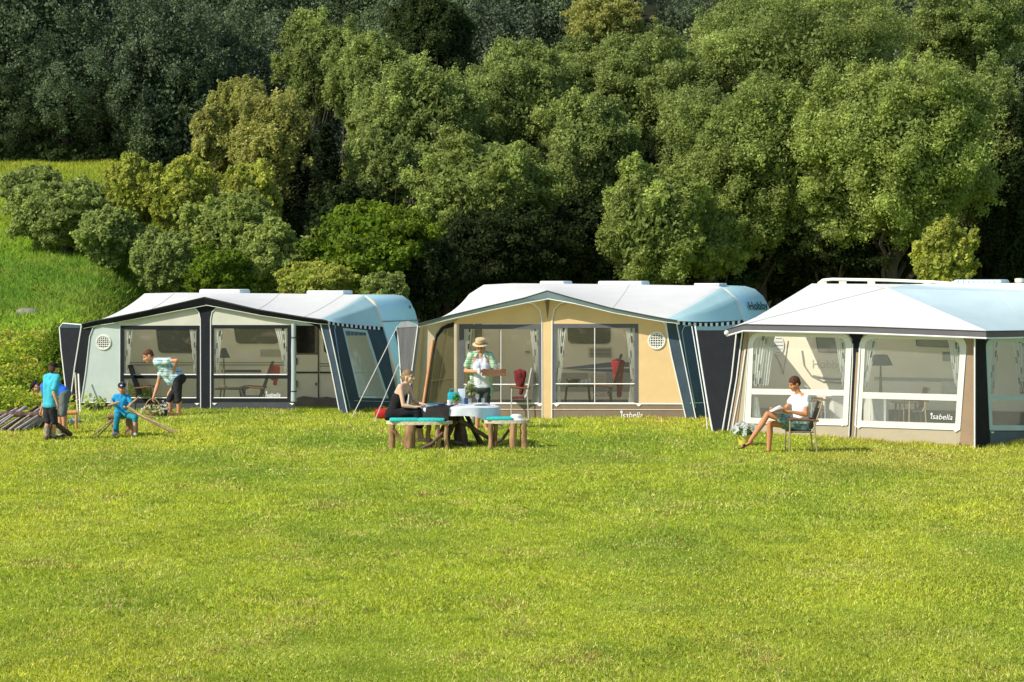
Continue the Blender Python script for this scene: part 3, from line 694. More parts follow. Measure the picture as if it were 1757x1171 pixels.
# right side wall
panel('side_wall', S3, [(1672, 572), (1850, 570), (1850, 769), (1672, 771)], NAVY, aw, holes=[rounded([(1691, 581), (1768, 581), (1768, 739), (1698, 739)], [16, 16, 2, 2])], off=-.002)
awn_window(S3, aw, [(1691, 581), (1768, 581), (1768, 739), (1698, 739)], [(1698, 587), (1760, 587), (1760, 730), (1703, 730)], TEALSH, TEALSH, 680, rad=[16, 16, 2, 2], irad=[13, 13, 2, 2], hbar_h=7, pane=PANEB)
panel('post_band', S3, [(1672, 572), (1700, 572), (1691, 584), (1692, 640), (1699, 770), (1672, 770)], BLACKC, aw, off=.012)
panel('skirt', S3, box_px(1699, 741, 1850, 770), mat('slate_cloth', (.10, .14, .16), .85, .1, 3, bump=.3), aw, off=.006)
line('piping', S3, [(1672.5, 574), (1672.5, 768)], .016, PIPE, aw, off=.02); line('ground_rail', S3, [(1672, 770), (1850, 769)], .012, PIPE, aw, off=.03)
curtain('curtain', S3, (1700, 1716, 587), (1700, 1706, 676), CURT, aw, folds=3); curtain('curtain', S3, (1736, 1756, 587), (1750, 1757, 676), CURT, aw, folds=3)
buckle(S3, aw, 1703, 741, 4)
S3w = Pl(F3(1264, 567), F3(1240, 747), F3(1195, 566)+V(0, .5, 0))
wg = panel('side_wing', S3w, [(1264, 567), (1195, 567), (1205, 640), (1217, 712), (1222, 742), (1238, 748), (1254, 655)], BLACKC, aw, off=-.01)
MB().tube([S3w(1193, 560), S3w(1203, 625), S3w(1217, 710), S3w(1223, 742)], .018).tube([S3w(1187, 560), S3w(1198, 625), S3w(1210, 700), S3w(1214, 740)], .010).tube([S3w(1222, 742), S3w(1240, 748)], .012).build('piping', PIPE, wg)
BR3 = S3(1768, 769); 
FOOT.append([A3, B3, BRr, A3-F3.n*2.5])
MB().face([A3+UP*.015-F3.n*.05, B3+UP*.015-F3.n*.05, BRr+UP*.015, A3-F3.n*2.5+UP*.015]).build('groundsheet', mat('grey_carpet', (.3, .29, .26), .95, .15, 4), aw)

# end walls on the left ends, and the cloth skirts hung along the caravans
def end_wall(P1, A, F, C, bx, ty, m, par):
    q = C(bx, ty); a = A.copy(); b = C(bx-12, 690); b.z = a.z
    MB().face([a, b, q, P1]).build('end_wall', m, par)
aws = [o for o in COL.objects if o.name.startswith('awning')]
end_wall(F1(142, 560), A1, F1, C1, 228, 530, SEAFOAM, aws[0])
end_wall(F3(1266, 568), A3, F3, C3, 1300, 550, BEIGE, aws[2])
panel('apron', C1, box_px(190, 684, 500, 712), APRON, [o for o in COL.objects if o.name.startswith('caravan')][0], off=.05)
panel('apron', C2, [(800, 686), (1290, 686), (1290, 716), (800, 722)], APRON, [o for o in COL.objects if o.name.startswith('caravan')][1], off=.05)
panel('apron', C3, [(1290, 700), (1850, 708), (1850, 765), (1290, 745)], APRON, [o for o in COL.objects if o.name.startswith('caravan')][2], off=.05)

for (P_, C_, fr_, bk_, aw_, ov) in ((F1, C1, [(256, 533), (442, 532), (520, 545)], [(300, 502.5), (480, 504), (590, 505.5)], aws[0], OV), (F2, C2, [(835, 527), (1050, 530)], [(880, 486.5), (1080, 488.5)], aws[1], .45)):
    for a_, b_ in zip(fr_, bk_):
        pa, pb = P_(*a_, ov), C_(*b_, .02); MB().tube([pa.lerp(pb, t/10)-UP*(.03*math.sin(PI*t/10)-.004) for t in range(11)], .004, 5).build('roof_seam', SEAM, aw_)

for (P_, xs, y, aw_) in ((F1, (150, 215, 280, 345, 400, 455, 500), 707, aws[0]), (F2, (800, 850, 900, 965, 1020, 1080, 1130), 724, aws[1])):
    for x in xs:
        q = P_(x, y, .06); q.z = gz(q.x, q.y)+.02; MB().tube([q+UP*.05+F1.n*-.03, q+F1.n*.04-UP*.03], .011, 6).build('ground_peg', STEEL, aw_)
# ------------------------------------------------------------------ light, sky, camera
SUN_EL, SUN_AZ = 39.0, None
sun_dir = Vector((-.80, -.46, 0)).normalized()*math.cos(math.radians(SUN_EL)) + Vector((0, 0, math.sin(math.radians(SUN_EL))))
w = bpy.data.worlds.new("World"); scene.world = w; w.use_nodes = True
nt = w.node_tree; bg = nt.nodes['Background']; sky = nt.nodes.new('ShaderNodeTexSky'); sky.sky_type = 'NISHITA'; sky.sun_disc = False
sky.sun_elevation = math.radians(SUN_EL); sky.sun_rotation = math.atan2(sun_dir.x, sun_dir.y) % (2*PI)
sky.air_density = 1.0; sky.dust_density = .8; sky.ozone_density = 2.0
nt.links.new(sky.outputs[0], bg.inputs[0]); bg.inputs[1].default_value = .15
sl = bpy.data.lights.new('sun', 'SUN'); sl.energy = 5.0; sl.angle = math.radians(.5); sl.color = (1, .93, .80)
so = bpy.data.objects.new('sun', sl); COL.objects.link(so)
so.rotation_euler = sun_dir.to_track_quat('Z', 'Y').to_euler()
cam = bpy.data.cameras.new('camera'); co = bpy.data.objects.new('camera', cam); COL.objects.link(co); scene.camera = co
cam.sensor_width = 36; cam.lens = 36*FPX/1757; cam.clip_end = 2000; cam.clip_start = .5
cam.shift_y = -(585.5-498)/1757
co.location = (0, 0, HC); co.rotation_euler = (PI/2, 0, 0)
scene.view_settings.view_transform = 'Standard'; scene.view_settings.look = 'None'; scene.view_settings.exposure = 0
scene.cycles.max_bounces = 8; scene.cycles.transparent_max_bounces = 12
scene.cycles.use_denoising = True

# ------------------------------------------------------------------ ground sheet
def ground():
    ax = np.concatenate([np.array([-500, -300, -180, -120, -90, -70]), np.arange(-55, 55.1, .8), np.array([70, 90, 120, 180, 300, 500])])
    ay = np.concatenate([np.array([-300, -120, -50, -20]), np.arange(-5, 150.1, .8), np.array([160, 180, 220, 300, 500])])
    X, Y = np.meshgrid(ax, ay, indexing='ij'); Z = ground_z(X, Y)
    nx, ny = X.shape
    me = bpy.data.meshes.new('field')
    v = np.stack([X, Y, Z], -1).reshape(-1, 3)
    idx = np.arange(nx*ny).reshape(nx, ny)
    f = np.stack([idx[:-1, :-1], idx[1:, :-1], idx[1:, 1:], idx[:-1, 1:]], -1).reshape(-1, 4)
    me.from_pydata(v.tolist(), [], f.tolist())
    me.polygons.foreach_set('use_smooth', [True]*len(me.polygons))
    m, nt, out = _nt('field_soil'); L = nt.links.new
    tc = N(nt, 'ShaderNodeTexCoord'); sp = N(nt, 'ShaderNodeSeparateXYZ'); L(tc.outputs['Object'], sp.inputs[0])
    n1 = N(nt, 'ShaderNodeTexNoise', Scale=.8, Detail=8.0, Roughness=.7); L(tc.outputs['Object'], n1.inputs['Vector'])
    r1 = N(nt, 'ShaderNodeValToRGB'); L(n1.outputs['Fac'], r1.inputs[0])
    r1.color_ramp.elements[0].position = .35; r1.color_ramp.elements[0].color = (.14, .20, .02, 1)
    r1.color_ramp.elements[1].position = .7; r1.color_ramp.elements[1].color = (.34, .42, .05, 1)
    # forest floor further back
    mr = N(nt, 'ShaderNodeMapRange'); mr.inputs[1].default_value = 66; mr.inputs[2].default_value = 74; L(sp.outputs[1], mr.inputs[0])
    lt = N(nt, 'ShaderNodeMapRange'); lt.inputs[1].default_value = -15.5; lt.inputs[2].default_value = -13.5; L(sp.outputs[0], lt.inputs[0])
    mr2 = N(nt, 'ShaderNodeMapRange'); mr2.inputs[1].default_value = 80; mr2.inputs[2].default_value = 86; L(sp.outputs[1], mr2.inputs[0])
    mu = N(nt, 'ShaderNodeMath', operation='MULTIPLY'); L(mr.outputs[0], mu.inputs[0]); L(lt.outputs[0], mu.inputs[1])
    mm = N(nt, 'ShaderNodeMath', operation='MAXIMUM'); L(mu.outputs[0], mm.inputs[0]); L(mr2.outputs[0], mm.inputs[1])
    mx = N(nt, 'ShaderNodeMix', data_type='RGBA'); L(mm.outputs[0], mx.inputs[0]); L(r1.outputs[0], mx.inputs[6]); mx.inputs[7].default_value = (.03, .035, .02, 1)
    b = N(nt, 'ShaderNodeBsdfDiffuse'); L(mx.outputs[2], b.inputs[0]); L(b.outputs[0], out.inputs[0])
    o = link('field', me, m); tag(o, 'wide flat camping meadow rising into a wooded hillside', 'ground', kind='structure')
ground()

# ------------------------------------------------------------------ grass
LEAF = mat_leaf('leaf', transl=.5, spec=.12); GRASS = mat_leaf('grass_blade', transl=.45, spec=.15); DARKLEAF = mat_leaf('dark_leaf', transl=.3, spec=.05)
def blades(x, y, z, h, wd, col, lean=.5, dirs=None):
    k = len(x); a = RNG.random(k)*2*PI; l = RNG.random(k)*lean
    base = np.stack([x, y, z], 1)
    up = np.stack([np.cos(a)*l, np.sin(a)*l, np.ones(k)], 1); up = unit(up)*h[:, None]
    # width mostly across the line of sight from anywhere: random heading
    b = RNG.random(k)*2*PI
    sd = np.stack([np.cos(b), np.sin(b), np.zeros(k)], 1)*wd[:, None]*.5
    bend = np.stack([np.cos(a), np.sin(a), -np.ones(k)*.35], 1)*(h*l*.5)[:, None]
    mid = base+up*.55
    tip = base+up+bend
    return np.stack([base-sd, base+sd, mid+sd*.8, tip, mid-sd*.8], 1), col
def grass_cols(x, y, seed=20):
    k = len(x)
    n1 = fnoise(x, y*.6, .55, seed); n2 = fnoise(x, y*.7, 1.7, seed+4); n3 = fnoise(x, y*.5, .16, seed+9); n4 = fnoise(x, y*.8, 3.2, seed+15)
    g = np.array([.57, .66, .085]); yl = np.array([.90, .86, .32]); dk = np.array([.33, .47, .07]); br = np.array([.50, .26, .11]); lm = np.array([.84, .81, .12]); rd = np.array([.66, .52, .14])
    t = np.clip((n1-.30)*3.2, 0, 1)[:, None]
    c = dk*(1-t)+g*t
    t3 = np.clip((n3-.42)*4, 0, 1)[:, None]; c = c*(1-.6*t3)+lm*.6*t3
    t4 = np.clip((n4-.60)*5, 0, 1)[:, None]; c = c*(1-.65*t4)+dk*.8*.65*t4
    t5 = (np.clip((fnoise(x, y*.5, .3, seed+31)-.55)*5, 0, 1)*np.clip((x+2)/5, .15, 1))[:, None]; c = c*(1-.42*t5)+rd*.42*t5
    r = RNG.random(k)
    py = .08+.24*np.clip((n2-.5)*3.2, 0, 1)
    c = np.where((r < py)[:, None], yl, c)
    pb = .02+.28*np.clip((n2-.62)*5, 0, 1)*np.clip((n4-.4)*4, 0, 1)
    c = np.where((r > 1-pb)[:, None], br, c)
    return c*(RNG.random((k, 1))*.8+.6)
def outside_awnings(x, y):
    ok = np.ones(len(x), bool)
    for q in FOOT:
        ins = np.ones(len(x), bool); ctr = sum((Vector(p) for p in q), Vector())/4
        for i in range(4):
            a = q[i]; b = q[(i+1) % 4]; s0 = (b.x-a.x)*(ctr.y-a.y)-(b.y-a.y)*(ctr.x-a.x)
            ins &= ((b.x-a.x)*(y-a.y)-(b.y-a.y)*(x-a.x))*s0 > 0
        ok &= ~ins
    return ok
def lawn():
    parts = []; cols = []
    for (d0, d1, dens, h0, wd) in ((12.5, 17, 4600, .032, .0055), (17, 24, 2700, .036, .007), (24, 34, 1400, .042, .010), (34, 58, 600, .05, .015)):
        A = (.27*(d1+d0)+9.0)*(d1-d0)
        n = int(dens*A*1.0)
        y = d0+(d1-d0)*RNG.random(n*2); x = (RNG.random(n*2)-.5)*2*(.275*d1+4.6)
        k = (np.abs(x) < .272*y+4.5) & outside_awnings(x, y)
        x, y = x[k], y[k]
        x, y = x[:n], y[:n]
        z = ground_z(x, y)
        hn = fnoise(x, y, 1.1, 77)
        h = h0*(.45+.9*RNG.random(len(x)))*(.45+1.15*hn)
        q, c = blades(x, y, z-.004, h, np.full(len(x), wd)*(.7+.6*RNG.random(len(x))), grass_cols(x, y), lean=1.1)
        parts.append(q); cols.append(c)
    # rough longer grass along the awnings and furniture
    n = 26000
    x = RNG.uniform(-12, 12, n); y = RNG.uniform(38, 47.5, n)
    keep = (fnoise(x, y, .8, 5) > .5) & outside_awnings(x, y)
    x, y = x[keep], y[keep]
    q, c = blades(x, y, ground_z(x, y), .04+.07*RNG.random(len(x)), np.full(len(x), .014), grass_cols(x, y)*1.1, lean=.6)
    parts.append(q); cols.append(c)
    for q4 in FOOT:
        a, b, c_ = q4[0], q4[1], q4[2]
        for (p_, r_, m_) in ((a, b, 3800), (b, c_, 1500)):
            t = RNG.random(m_); o_ = RNG.random(m_)**1.5*.30+.02; dx, dy = r_.x-p_.x, r_.y-p_.y; L_ = math.hypot(dx, dy)
            x = p_.x+dx*t+dy/L_*o_; y = p_.y+dy*t-dx/L_*o_
            q, c = blades(x, y, ground_z(x, y), (.04+.08*RNG.random(m_)**2)*(.5+fnoise(x, y, 2.5, 91)), np.full(m_, .013), grass_cols(x, y), lean=.6)
            parts.append(q); cols.append(c)
    me = np_mesh('grass', np.concatenate(parts), 5, np.concatenate(cols))
    tag(link('grass', me, GRASS), 'short bright green meadow grass filling the foreground', 'grass', kind='stuff')
lawn()
def bank_grass():
    n = 420000
    y = 46+40*RNG.random(n)**.8; x = -RNG.uniform(6.5, 26, n)
    k = (x > -.29*y-4) & (ground_z(x, y) > .15)
    x, y = x[k], y[k]; z = ground_z(x, y)
    h = (.10+.20*RNG.random(len(x)))*(.6+.8*fnoise(x, y, .5, 33))
    n1 = fnoise(x, y, .22, 41); t = np.clip((n1-.4)*3.5, 0, 1)[:, None]
    far = np.clip((y-66)/14, 0, 1)[:, None]
    t2 = np.clip((fnoise(x, y, .9, 47)-.45)*4, 0, 1)[:, None]; c = (np.array([.24, .42, .07])*(1-t)+np.array([.42, .60, .09])*t)*(1-.3*t2)+np.array([.55, .58, .14])*.3*t2
    c = c*(1-far)+np.array([.54, .60, .10])*far
    c = c*(.6+.8*RNG.random((len(x), 1)))
    q, c = blades(x, y, z-.02, h, np.full(len(x), .022), c, lean=.8)
    me = np_mesh('tall_grass', q, 5, c)
    tag(link('tall_grass', me, GRASS), 'tall uncut grass on the left bank', 'grass', kind='stuff')
    # leafy weeds at the foot of the bank
    nb = 1250; Y = 46.9+8.5*RNG.random(nb)**1.3; X = -RNG.uniform(8.9, 20, nb)
    k = (X < -9.0-(Y-46)*.115+.6) & (X > -.285*Y-3); X, Y = X[k], Y[k]
    Z = ground_z(X, Y); P = []; C = []; Nn = []; S = []
    for i in range(len(X)):
        if Y[i] > 53 and fnoise(np.array([X[i]]), np.array([Y[i]]), .3, 55)[0] < .5: continue
        r = random.uniform(.22, .5); m = int(90*r/.3)
        d = unit(RNG.normal(size=(m, 3))); d[:, 2] = np.abs(d[:, 2])
        rad = r*(.5+.5*RNG.random((m, 1)))
        p = np.array([X[i], Y[i], Z[i]])+d*rad*np.array([1, 1, 1.2])
        P.append(p); Nn.append(unit(d+RNG.normal(size=(m, 3))*.8)); S.append(RNG.uniform(.03, .065, m))
        b = [np.array([.50, .60, .08]), np.array([.34, .50, .07]), np.array([.66, .66, .13])][i % 3]
        C.append(b*RNG.uniform(.5, 1.3, (m, 1)))
    q = leaf_quads(np.concatenate(P), np.concatenate(Nn), np.concatenate(S))
    me = np_mesh('weeds', q, 4, np.concatenate(C))
    tag(link('weeds', me, LEAF), 'leafy yellow green weeds covering the foot of the bank', 'weeds', kind='stuff')
bank_grass()
def boulder(px, py, d, r, label):
    p = at(px, py, d); p.z = gz(p.x, p.y)+.1
    mb = MB().ball(p, (r*1.5, r, r*.6), sub=3)
    for v in mb.bm.verts: v.co += (v.co-p)*random.uniform(-.06, .06)
    o = mb.build('boulder', mat('stone_grey', (.24, .23, .19), .9, .3, 5, bump=.6, bscale=12), origin=(p.x, p.y, gz(p.x, p.y)))
    tag(o, label, 'boulder')
boulder(47, 580, 56, .22, 'pale grey boulder among weeds higher on the bank')
boulder(18, 606, 53, .2, 'low grey boulder near the left edge below another on the bank')

# ------------------------------------------------------------------ trees
BARK = mat('bark', (.075, .06, .045), .95, .35, 9, bump=.8, bscale=14, stretch=(1, 1, .25))
def crown_mesh(name, R, n, leaf, pal, seed, lobes=13, puffs=13, feather=False):
    """leaves on small puffs, puffs on overlapping boughs, boughs filling the crown"""
    rg = np.random.default_rng(seed); R = np.array(R); pal = np.array(pal)
    nl = int(lobes*1.5); gi = np.arange(nl)+.5
    ph = np.arccos(1-2*gi/nl); th = PI*(1+5**.5)*gi+rg.uniform(0, 6)
    ld = unit(np.stack([np.cos(th)*np.sin(ph), np.sin(th)*np.sin(ph), np.cos(ph)], 1)+rg.normal(size=(nl, 3))*.22)
    tot = []
    for q in ld:
        lr = rg.uniform(.26, .44); lc = q*(1-lr)*rg.uniform(.72, 1.12); el = unit(np.array([rg.normal(), rg.normal(), rg.normal()*.6]))
        lt = rg.uniform(.82, 1.15); lh = rg.random()
        pdv = unit(rg.normal(size=(puffs, 3))+q*.6+np.array([0, 0, .2]))
        for d in pdv:
            pr = rg.uniform(.055, .13); off = d*lr*rg.uniform(.55, 1.10)+el*lr*rg.normal()*.25
            tot.append((lc+off, pr, lt*rg.uniform(.85, 1.15), np.clip(lh*.5+rg.random()*.5, 0, 1)))
            if rg.random() < .22: tot.append(((lc+off*1.25)*rg.uniform(1.0, 1.10), pr*.45, lt*1.05, rg.random()))
    w = np.array([t[1]**1.8 for t in tot]); w = w/w.sum()
    P = []; Nn = []; C = []; S = []
    for (pc, pr, tint, hue), ww in zip(tot, w):
        m = max(6, int(n*ww)); out = unit(pc)
        d = unit(rg.normal(size=(m, 3))+out*.4+np.array([0, 0, .35]))
        rad = pr*np.clip(rg.normal(.80, .38, (m, 1)), .05, 2.1)
        p = (pc+d*rad)*R
        if feather: p[:, 2] -= rg.random(m)**2*R[2]*.10
        P.append(p); Nn.append(unit(unit(d+out*.3)+rg.normal(size=(m, 3))*.95+np.array([0, 0, .3])))
        c = pal[0]*(1-hue)+pal[1]*hue
        C.append(c*tint*rg.uniform(.6, 1.35, (m, 1))); S.append(leaf*rg.choice([.5, .68, .82, 1.0], m)*rg.uniform(.85, 1.15, m))
    P = np.concatenate(P); Nn = np.concatenate(Nn); C = np.concatenate(C); S = np.concatenate(S)
    m = int(n*.14); d = unit(rg.normal(size=(m, 3)))*(rg.random((m, 1))**.4)*.80
    P = np.concatenate([P, d*R]); Nn = np.concatenate([Nn, unit(rg.normal(size=(m, 3)))]); C = np.concatenate([C, np.tile(pal[0]*1.0, (m, 1))]); S = np.concatenate([S, np.full(m, leaf*1.6)])
    return leaf_quads(P, Nn, S, .6), C, ld[::2]
def limb_pts(a, b, k=5, wob=.12):
    a = Vector(a); b = Vector(b); L = (b-a).length
    return [a.lerp(b, t/(k-1)) + (Vector((random.uniform(-1, 1), random.uniform(-1, 1), random.uniform(-.5, .8)))*L*wob if 0 < t < k-1 else Vector()) for t in range(k)]
def tree(name, px, py, rx, ry, d, pal, label, n=26000, leaf=.085, seed=0, group=None, material=None, lobes=14, puffs=20, depth=None, cat='tree', base_py=None, trunk=True, feather=False):
    c = at(px, py, d); s = FPX/d; R = (rx/s, (depth if depth else rx/s*.9), ry/s)
    gx, gy = c.x, c.y; g = gz(gx, gy)
    root = empty(name, (gx, gy, g), label, cat, group)
    q, C, sel = crown_mesh('crown', R, int(n*2.9), leaf*.72, pal, seed, lobes, puffs, feather=feather)
    q = q+np.array([c.x, c.y, c.z])
    zmin = g+.05
    q[:, :, 2] = np.maximum(q[:, :, 2], zmin)
    me = np_mesh('crown', q, 4, C)
    link('crown', me, material or LEAF, root)
    mb = MB(); tr = max(.06, min(.34, R[0]*.075))
    top = Vector((c.x, c.y, c.z+R[2]*.45))
    tp = limb_pts((gx, gy, g-.2), top, 6, .04)
    mb.tube(tp, [tr*1.25, tr, tr*.85, tr*.65, tr*.45, tr*.2], 8)
    for i, q_ in enumerate(sel):
        e = Vector((c.x+q_[0]*R[0]*.8, c.y+q_[1]*R[1]*.8, c.z+q_[2]*R[2]*.8))
        st = tp[1].lerp(tp[4], min(1, max(0, .15+.7*random.random()*(.5+.5*q_[2]))))
        mb.tube(limb_pts(st, e, 5, .07), [tr*.42, tr*.32, tr*.24, tr*.15, tr*.05], 6)
    mb.build('trunk', BARK, root)
    return root
G1 = ((.26, .33, .105), (.43, .51, .16)); G2 = ((.27, .34, .10), (.45, .53, .15)); YG = ((.38, .44, .09), (.58, .60, .14)); BR = ((.36, .38, .11), (.52, .52, .17))
DKG = ((.17, .23, .10), (.28, .35, .14)); GY = ((.22, .28, .12), (.34, .41, .17)); BG = ((.32, .42, .10), (.50, .60, .15))
DKG = ((.030, .048, .016), (.06, .085, .026)); GY = ((.055, .085, .028), (.10, .135, .045)); BG = ((.16, .25, .03), (.27, .36, .05))  # DKG: shade of the undergrowth darkened into the leaf colours
T = tree
T('deciduous_tree', 1535, 265, 185, 185, 62, G2, 'huge broad leafy tree with a rounded crown rising behind the right caravan', n=60000, seed=1, lobes=20)
T('deciduous_tree', 1290, 300, 145, 180, 63, G2, 'tall leafy tree left of the huge rounded tree, above the middle caravan end', n=50000, seed=2, lobes=16)
T('deciduous_tree', 1120, 390, 100, 112, 60, G2, 'bright leafy tree with drooping lower branches behind the middle awning roof', n=30000, seed=3)
T('deciduous_tree', 1360, 110, 215, 130, 76, G1, 'broad tree at the top of the photo with dark bare limbs showing in its crown', n=50000, seed=4, lobes=18)
T('deciduous_tree', 1120, 160, 125, 115, 74, G1, 'leafy tree high on the slope above the middle awning', n=32000, seed=5)
T('deciduous_tree', 1010, 265, 90, 110, 69, G1, 'leafy tree behind the peak of the middle awning, halfway up', n=26000, seed=6)
T('deciduous_tree', 890, 200, 125, 130, 72, G1, 'dense leafy tree left of centre among the sunlit crowns', n=34000, seed=7)
T('deciduous_tree', 725, 215, 115, 125, 68, G1, 'leafy tree whose crown forms the left shoulder of the sunlit wood', n=32000, seed=8)
T('deciduous_tree', 740, 75, 80, 95, 78, GY, 'narrow tree crown topping the left end of the sunlit wood', n=22000, seed=9)
T('deciduous_tree', 650, 300, 66, 90, 65, G1, 'smaller leafy tree at the lower left of the sunlit wood', n=20000, seed=10)
T('deciduous_tree', 835, 325, 130, 95, 62, G2, 'light green leafy tree in the hollow between the left and middle caravans', n=32000, seed=11)
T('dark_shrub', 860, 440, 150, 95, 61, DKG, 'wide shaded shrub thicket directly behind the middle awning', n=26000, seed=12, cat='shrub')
T('deciduous_tree', 1690, 260, 95, 160, 67, G1, 'tall green tree just right of the huge rounded tree', n=30000, seed=13)
T('deciduous_tree', 1650, 50, 110, 95, 80, G1, 'tree in the top right with a leaning trunk', n=26000, seed=14)
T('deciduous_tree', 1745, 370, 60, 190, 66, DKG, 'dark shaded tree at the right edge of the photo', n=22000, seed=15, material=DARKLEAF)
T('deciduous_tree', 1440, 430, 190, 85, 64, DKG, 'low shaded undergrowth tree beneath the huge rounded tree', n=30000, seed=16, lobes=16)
T('young_tree', 1625, 440, 52, 68, 54, YG, 'small yellow green sapling lit by the sun behind the right caravan', n=9000, leaf=.09, seed=17)
T('hazel_bush', 635, 440, 115, 92, 57, BG, 'large bright green rounded bush behind the right end of the left caravan', n=26000, leaf=.10, seed=18, cat='bush')
T('birch_tree', 470, 265, 82, 120, 66, BR, 'tall golden brown birch in the middle of the left wood', n=30000, leaf=.09, seed=19, feather=True)
T('birch_tree', 372, 240, 46, 75, 67, BR, 'slim golden birch left of the tallest birch', n=13000, leaf=.09, seed=20, feather=True)
T('birch_tree', 430, 190, 40, 55, 67.5, BR, 'small golden birch top behind the tallest birch', n=9000, leaf=.09, seed=21, feather=True)
T('young_tree', 225, 335, 50, 72, 64, YG, 'slim yellow green tree at the edge of the grassy bank', n=12000, leaf=.09, seed=22)
T('young_tree', 315, 335, 66, 70, 63.5, YG, 'round yellow green tree in front of the golden birches', n=16000, leaf=.09, seed=23)
T('bush', 115, 370, 95, 65, 64, G1, 'wide green bush on the crest of the bank', n=18000, leaf=.10, seed=24, cat='bush')
T('bush', 185, 405, 60, 52, 62, G1, 'rounded green bush below the slim yellow green tree', n=12000, leaf=.10, seed=25, cat='bush')
T('bush', 285, 450, 58, 62, 58, G1, 'green bush above the left end of the left awning roof', n=16000, leaf=.09, seed=26, cat='bush')
T('bush', 400, 400, 85, 75, 60, G2, 'green bush below the golden birches', n=18000, leaf=.10, seed=27, cat='bush')
T('bush', 470, 455, 80, 70, 57.5, G2, 'leafy bush behind the ridge of the left awning', n=18000, leaf=.09, seed=28, cat='bush')
T('bush', 375, 470, 60, 48, 56.5, BG, 'low bright bush behind the roof hatch of the left caravan', n=12000, leaf=.08, seed=29, cat='bush')
T('bush', 545, 490, 75, 40, 55.5, YG, 'low yellow green bush touching the left caravan roof', n=11000, leaf=.08, seed=30, cat='bush')
T('bush', 720, 470, 70, 75, 57, DKG, 'dark bush in the gap between the left and middle caravans', n=14000, leaf=.09, seed=31, cat='bush')
T('bush', 660, 500, 45, 35, 54.5, G2, 'small bush with lit tips just right of the left caravan', n=8000, leaf=.07, seed=32, cat='bush')
T('bush', 60, 330, 60, 50, 67, G1, 'bush on the upper bank near the left edge', n=10000, leaf=.10, seed=33, cat='bush')
T('bush', 110, 610, 45, 50, 49.5, BG, 'leafy weed bush left of the left awning', n=8000, leaf=.05, seed=36, cat='bush', depth=.9)
def conifer(px, py_top, py_bot, rx, d, label, seed):
    c = at(px, py_bot, d); s = FPX/d; rg = np.random.default_rng(seed); H = (py_bot-py_top)/s; g = gz(c.x, c.y)
    base = max(c.z, g+.2); root = empty('spruce_tree', (c.x, c.y, g), label, 'tree')
    P = []; Nn = []
    for i in range(26):
        t = i/26; r = rx/s*(1-t)*rg.uniform(.85, 1.1)+.12; z = base+H*t
        for k in range(9):
            a = rg.uniform(0, 2*PI); m = 70
            u = rg.random(m)**.7; w_ = rg.normal(0, .09, m)*(.4+u)
            p = np.stack([c.x+np.cos(a)*u*r-np.sin(a)*w_, c.y+np.sin(a)*u*r+np.cos(a)*w_, z-u*r*.28+rg.normal(0, .05, m)-rg.random(m)*.12], 1)
            P.append(p); Nn.append(unit(np.tile([0, 0, 1.], (m, 1))+rg.normal(size=(m, 3))*.5))
    P = np.concatenate(P); Nn = np.concatenate(Nn)
    C = np.array([.03, .045, .02])*rg.uniform(.5, 1.5, (len(P), 1))
    link('crown', np_mesh('crown', leaf_quads(P, Nn, rg.uniform(.05, .11, len(P)), .3), 4, C), DARKLEAF, root)
    MB().tube([(c.x, c.y, g-.1), (c.x, c.y, base+H*.97)], [.14, .02]).build('trunk', BARK, root)
conifer(560, 205, 480, 62, 64, 'dark drooping spruce between the birches and the sunlit wood', 41)
conifer(520, 230, 470, 60, 65.5, 'dark spruce half hidden behind the tallest birch', 42)

# the hillside forest, its shade put into darker leaf colours: six grown kinds, then copies
def far_proto(k):
    rr = [(4.0, 3.8, 4.2), (3.4, 3.4, 3.8), (4.6, 4.3, 3.9), (3.3, 3.3, 4.6), (3.8, 3.8, 4.0), (4.3, 4.0, 4.4)][k]
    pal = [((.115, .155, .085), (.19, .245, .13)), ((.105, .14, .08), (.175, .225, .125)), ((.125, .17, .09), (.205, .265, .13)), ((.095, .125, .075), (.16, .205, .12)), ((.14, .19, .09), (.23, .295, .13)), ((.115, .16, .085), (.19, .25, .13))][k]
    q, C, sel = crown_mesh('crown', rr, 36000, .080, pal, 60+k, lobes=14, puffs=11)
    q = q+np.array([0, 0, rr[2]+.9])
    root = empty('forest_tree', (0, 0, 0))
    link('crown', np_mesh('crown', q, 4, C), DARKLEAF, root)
    mb = MB(); tp = limb_pts((0, 0, -1), (0, 0, rr[2]*1.9), 6, .03); mb.tube(tp, [.24, .22, .18, .14, .09, .04], 7)
    for q_ in sel:
        e = Vector((q_[0]*rr[0]*.8, q_[1]*rr[1]*.8, rr[2]+.9+q_[2]*rr[2]*.8)); mb.tube(limb_pts(tp[1].lerp(tp[4], random.random()), e, 4, .08), [.09, .07, .05, .02], 5)
    mb.build('trunk', BARK, root)
    return root
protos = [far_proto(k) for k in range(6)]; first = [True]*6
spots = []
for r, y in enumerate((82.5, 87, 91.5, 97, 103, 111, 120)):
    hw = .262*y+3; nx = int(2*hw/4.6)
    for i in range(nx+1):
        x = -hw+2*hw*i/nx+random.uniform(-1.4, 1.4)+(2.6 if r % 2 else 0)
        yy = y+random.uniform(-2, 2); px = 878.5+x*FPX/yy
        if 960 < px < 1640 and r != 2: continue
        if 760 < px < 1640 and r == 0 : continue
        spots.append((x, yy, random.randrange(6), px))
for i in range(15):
    x = -27+i*1.9+random.uniform(-.5, .5); spots.append((x, 81.0+random.uniform(-.8, .8), random.randrange(6), -1))
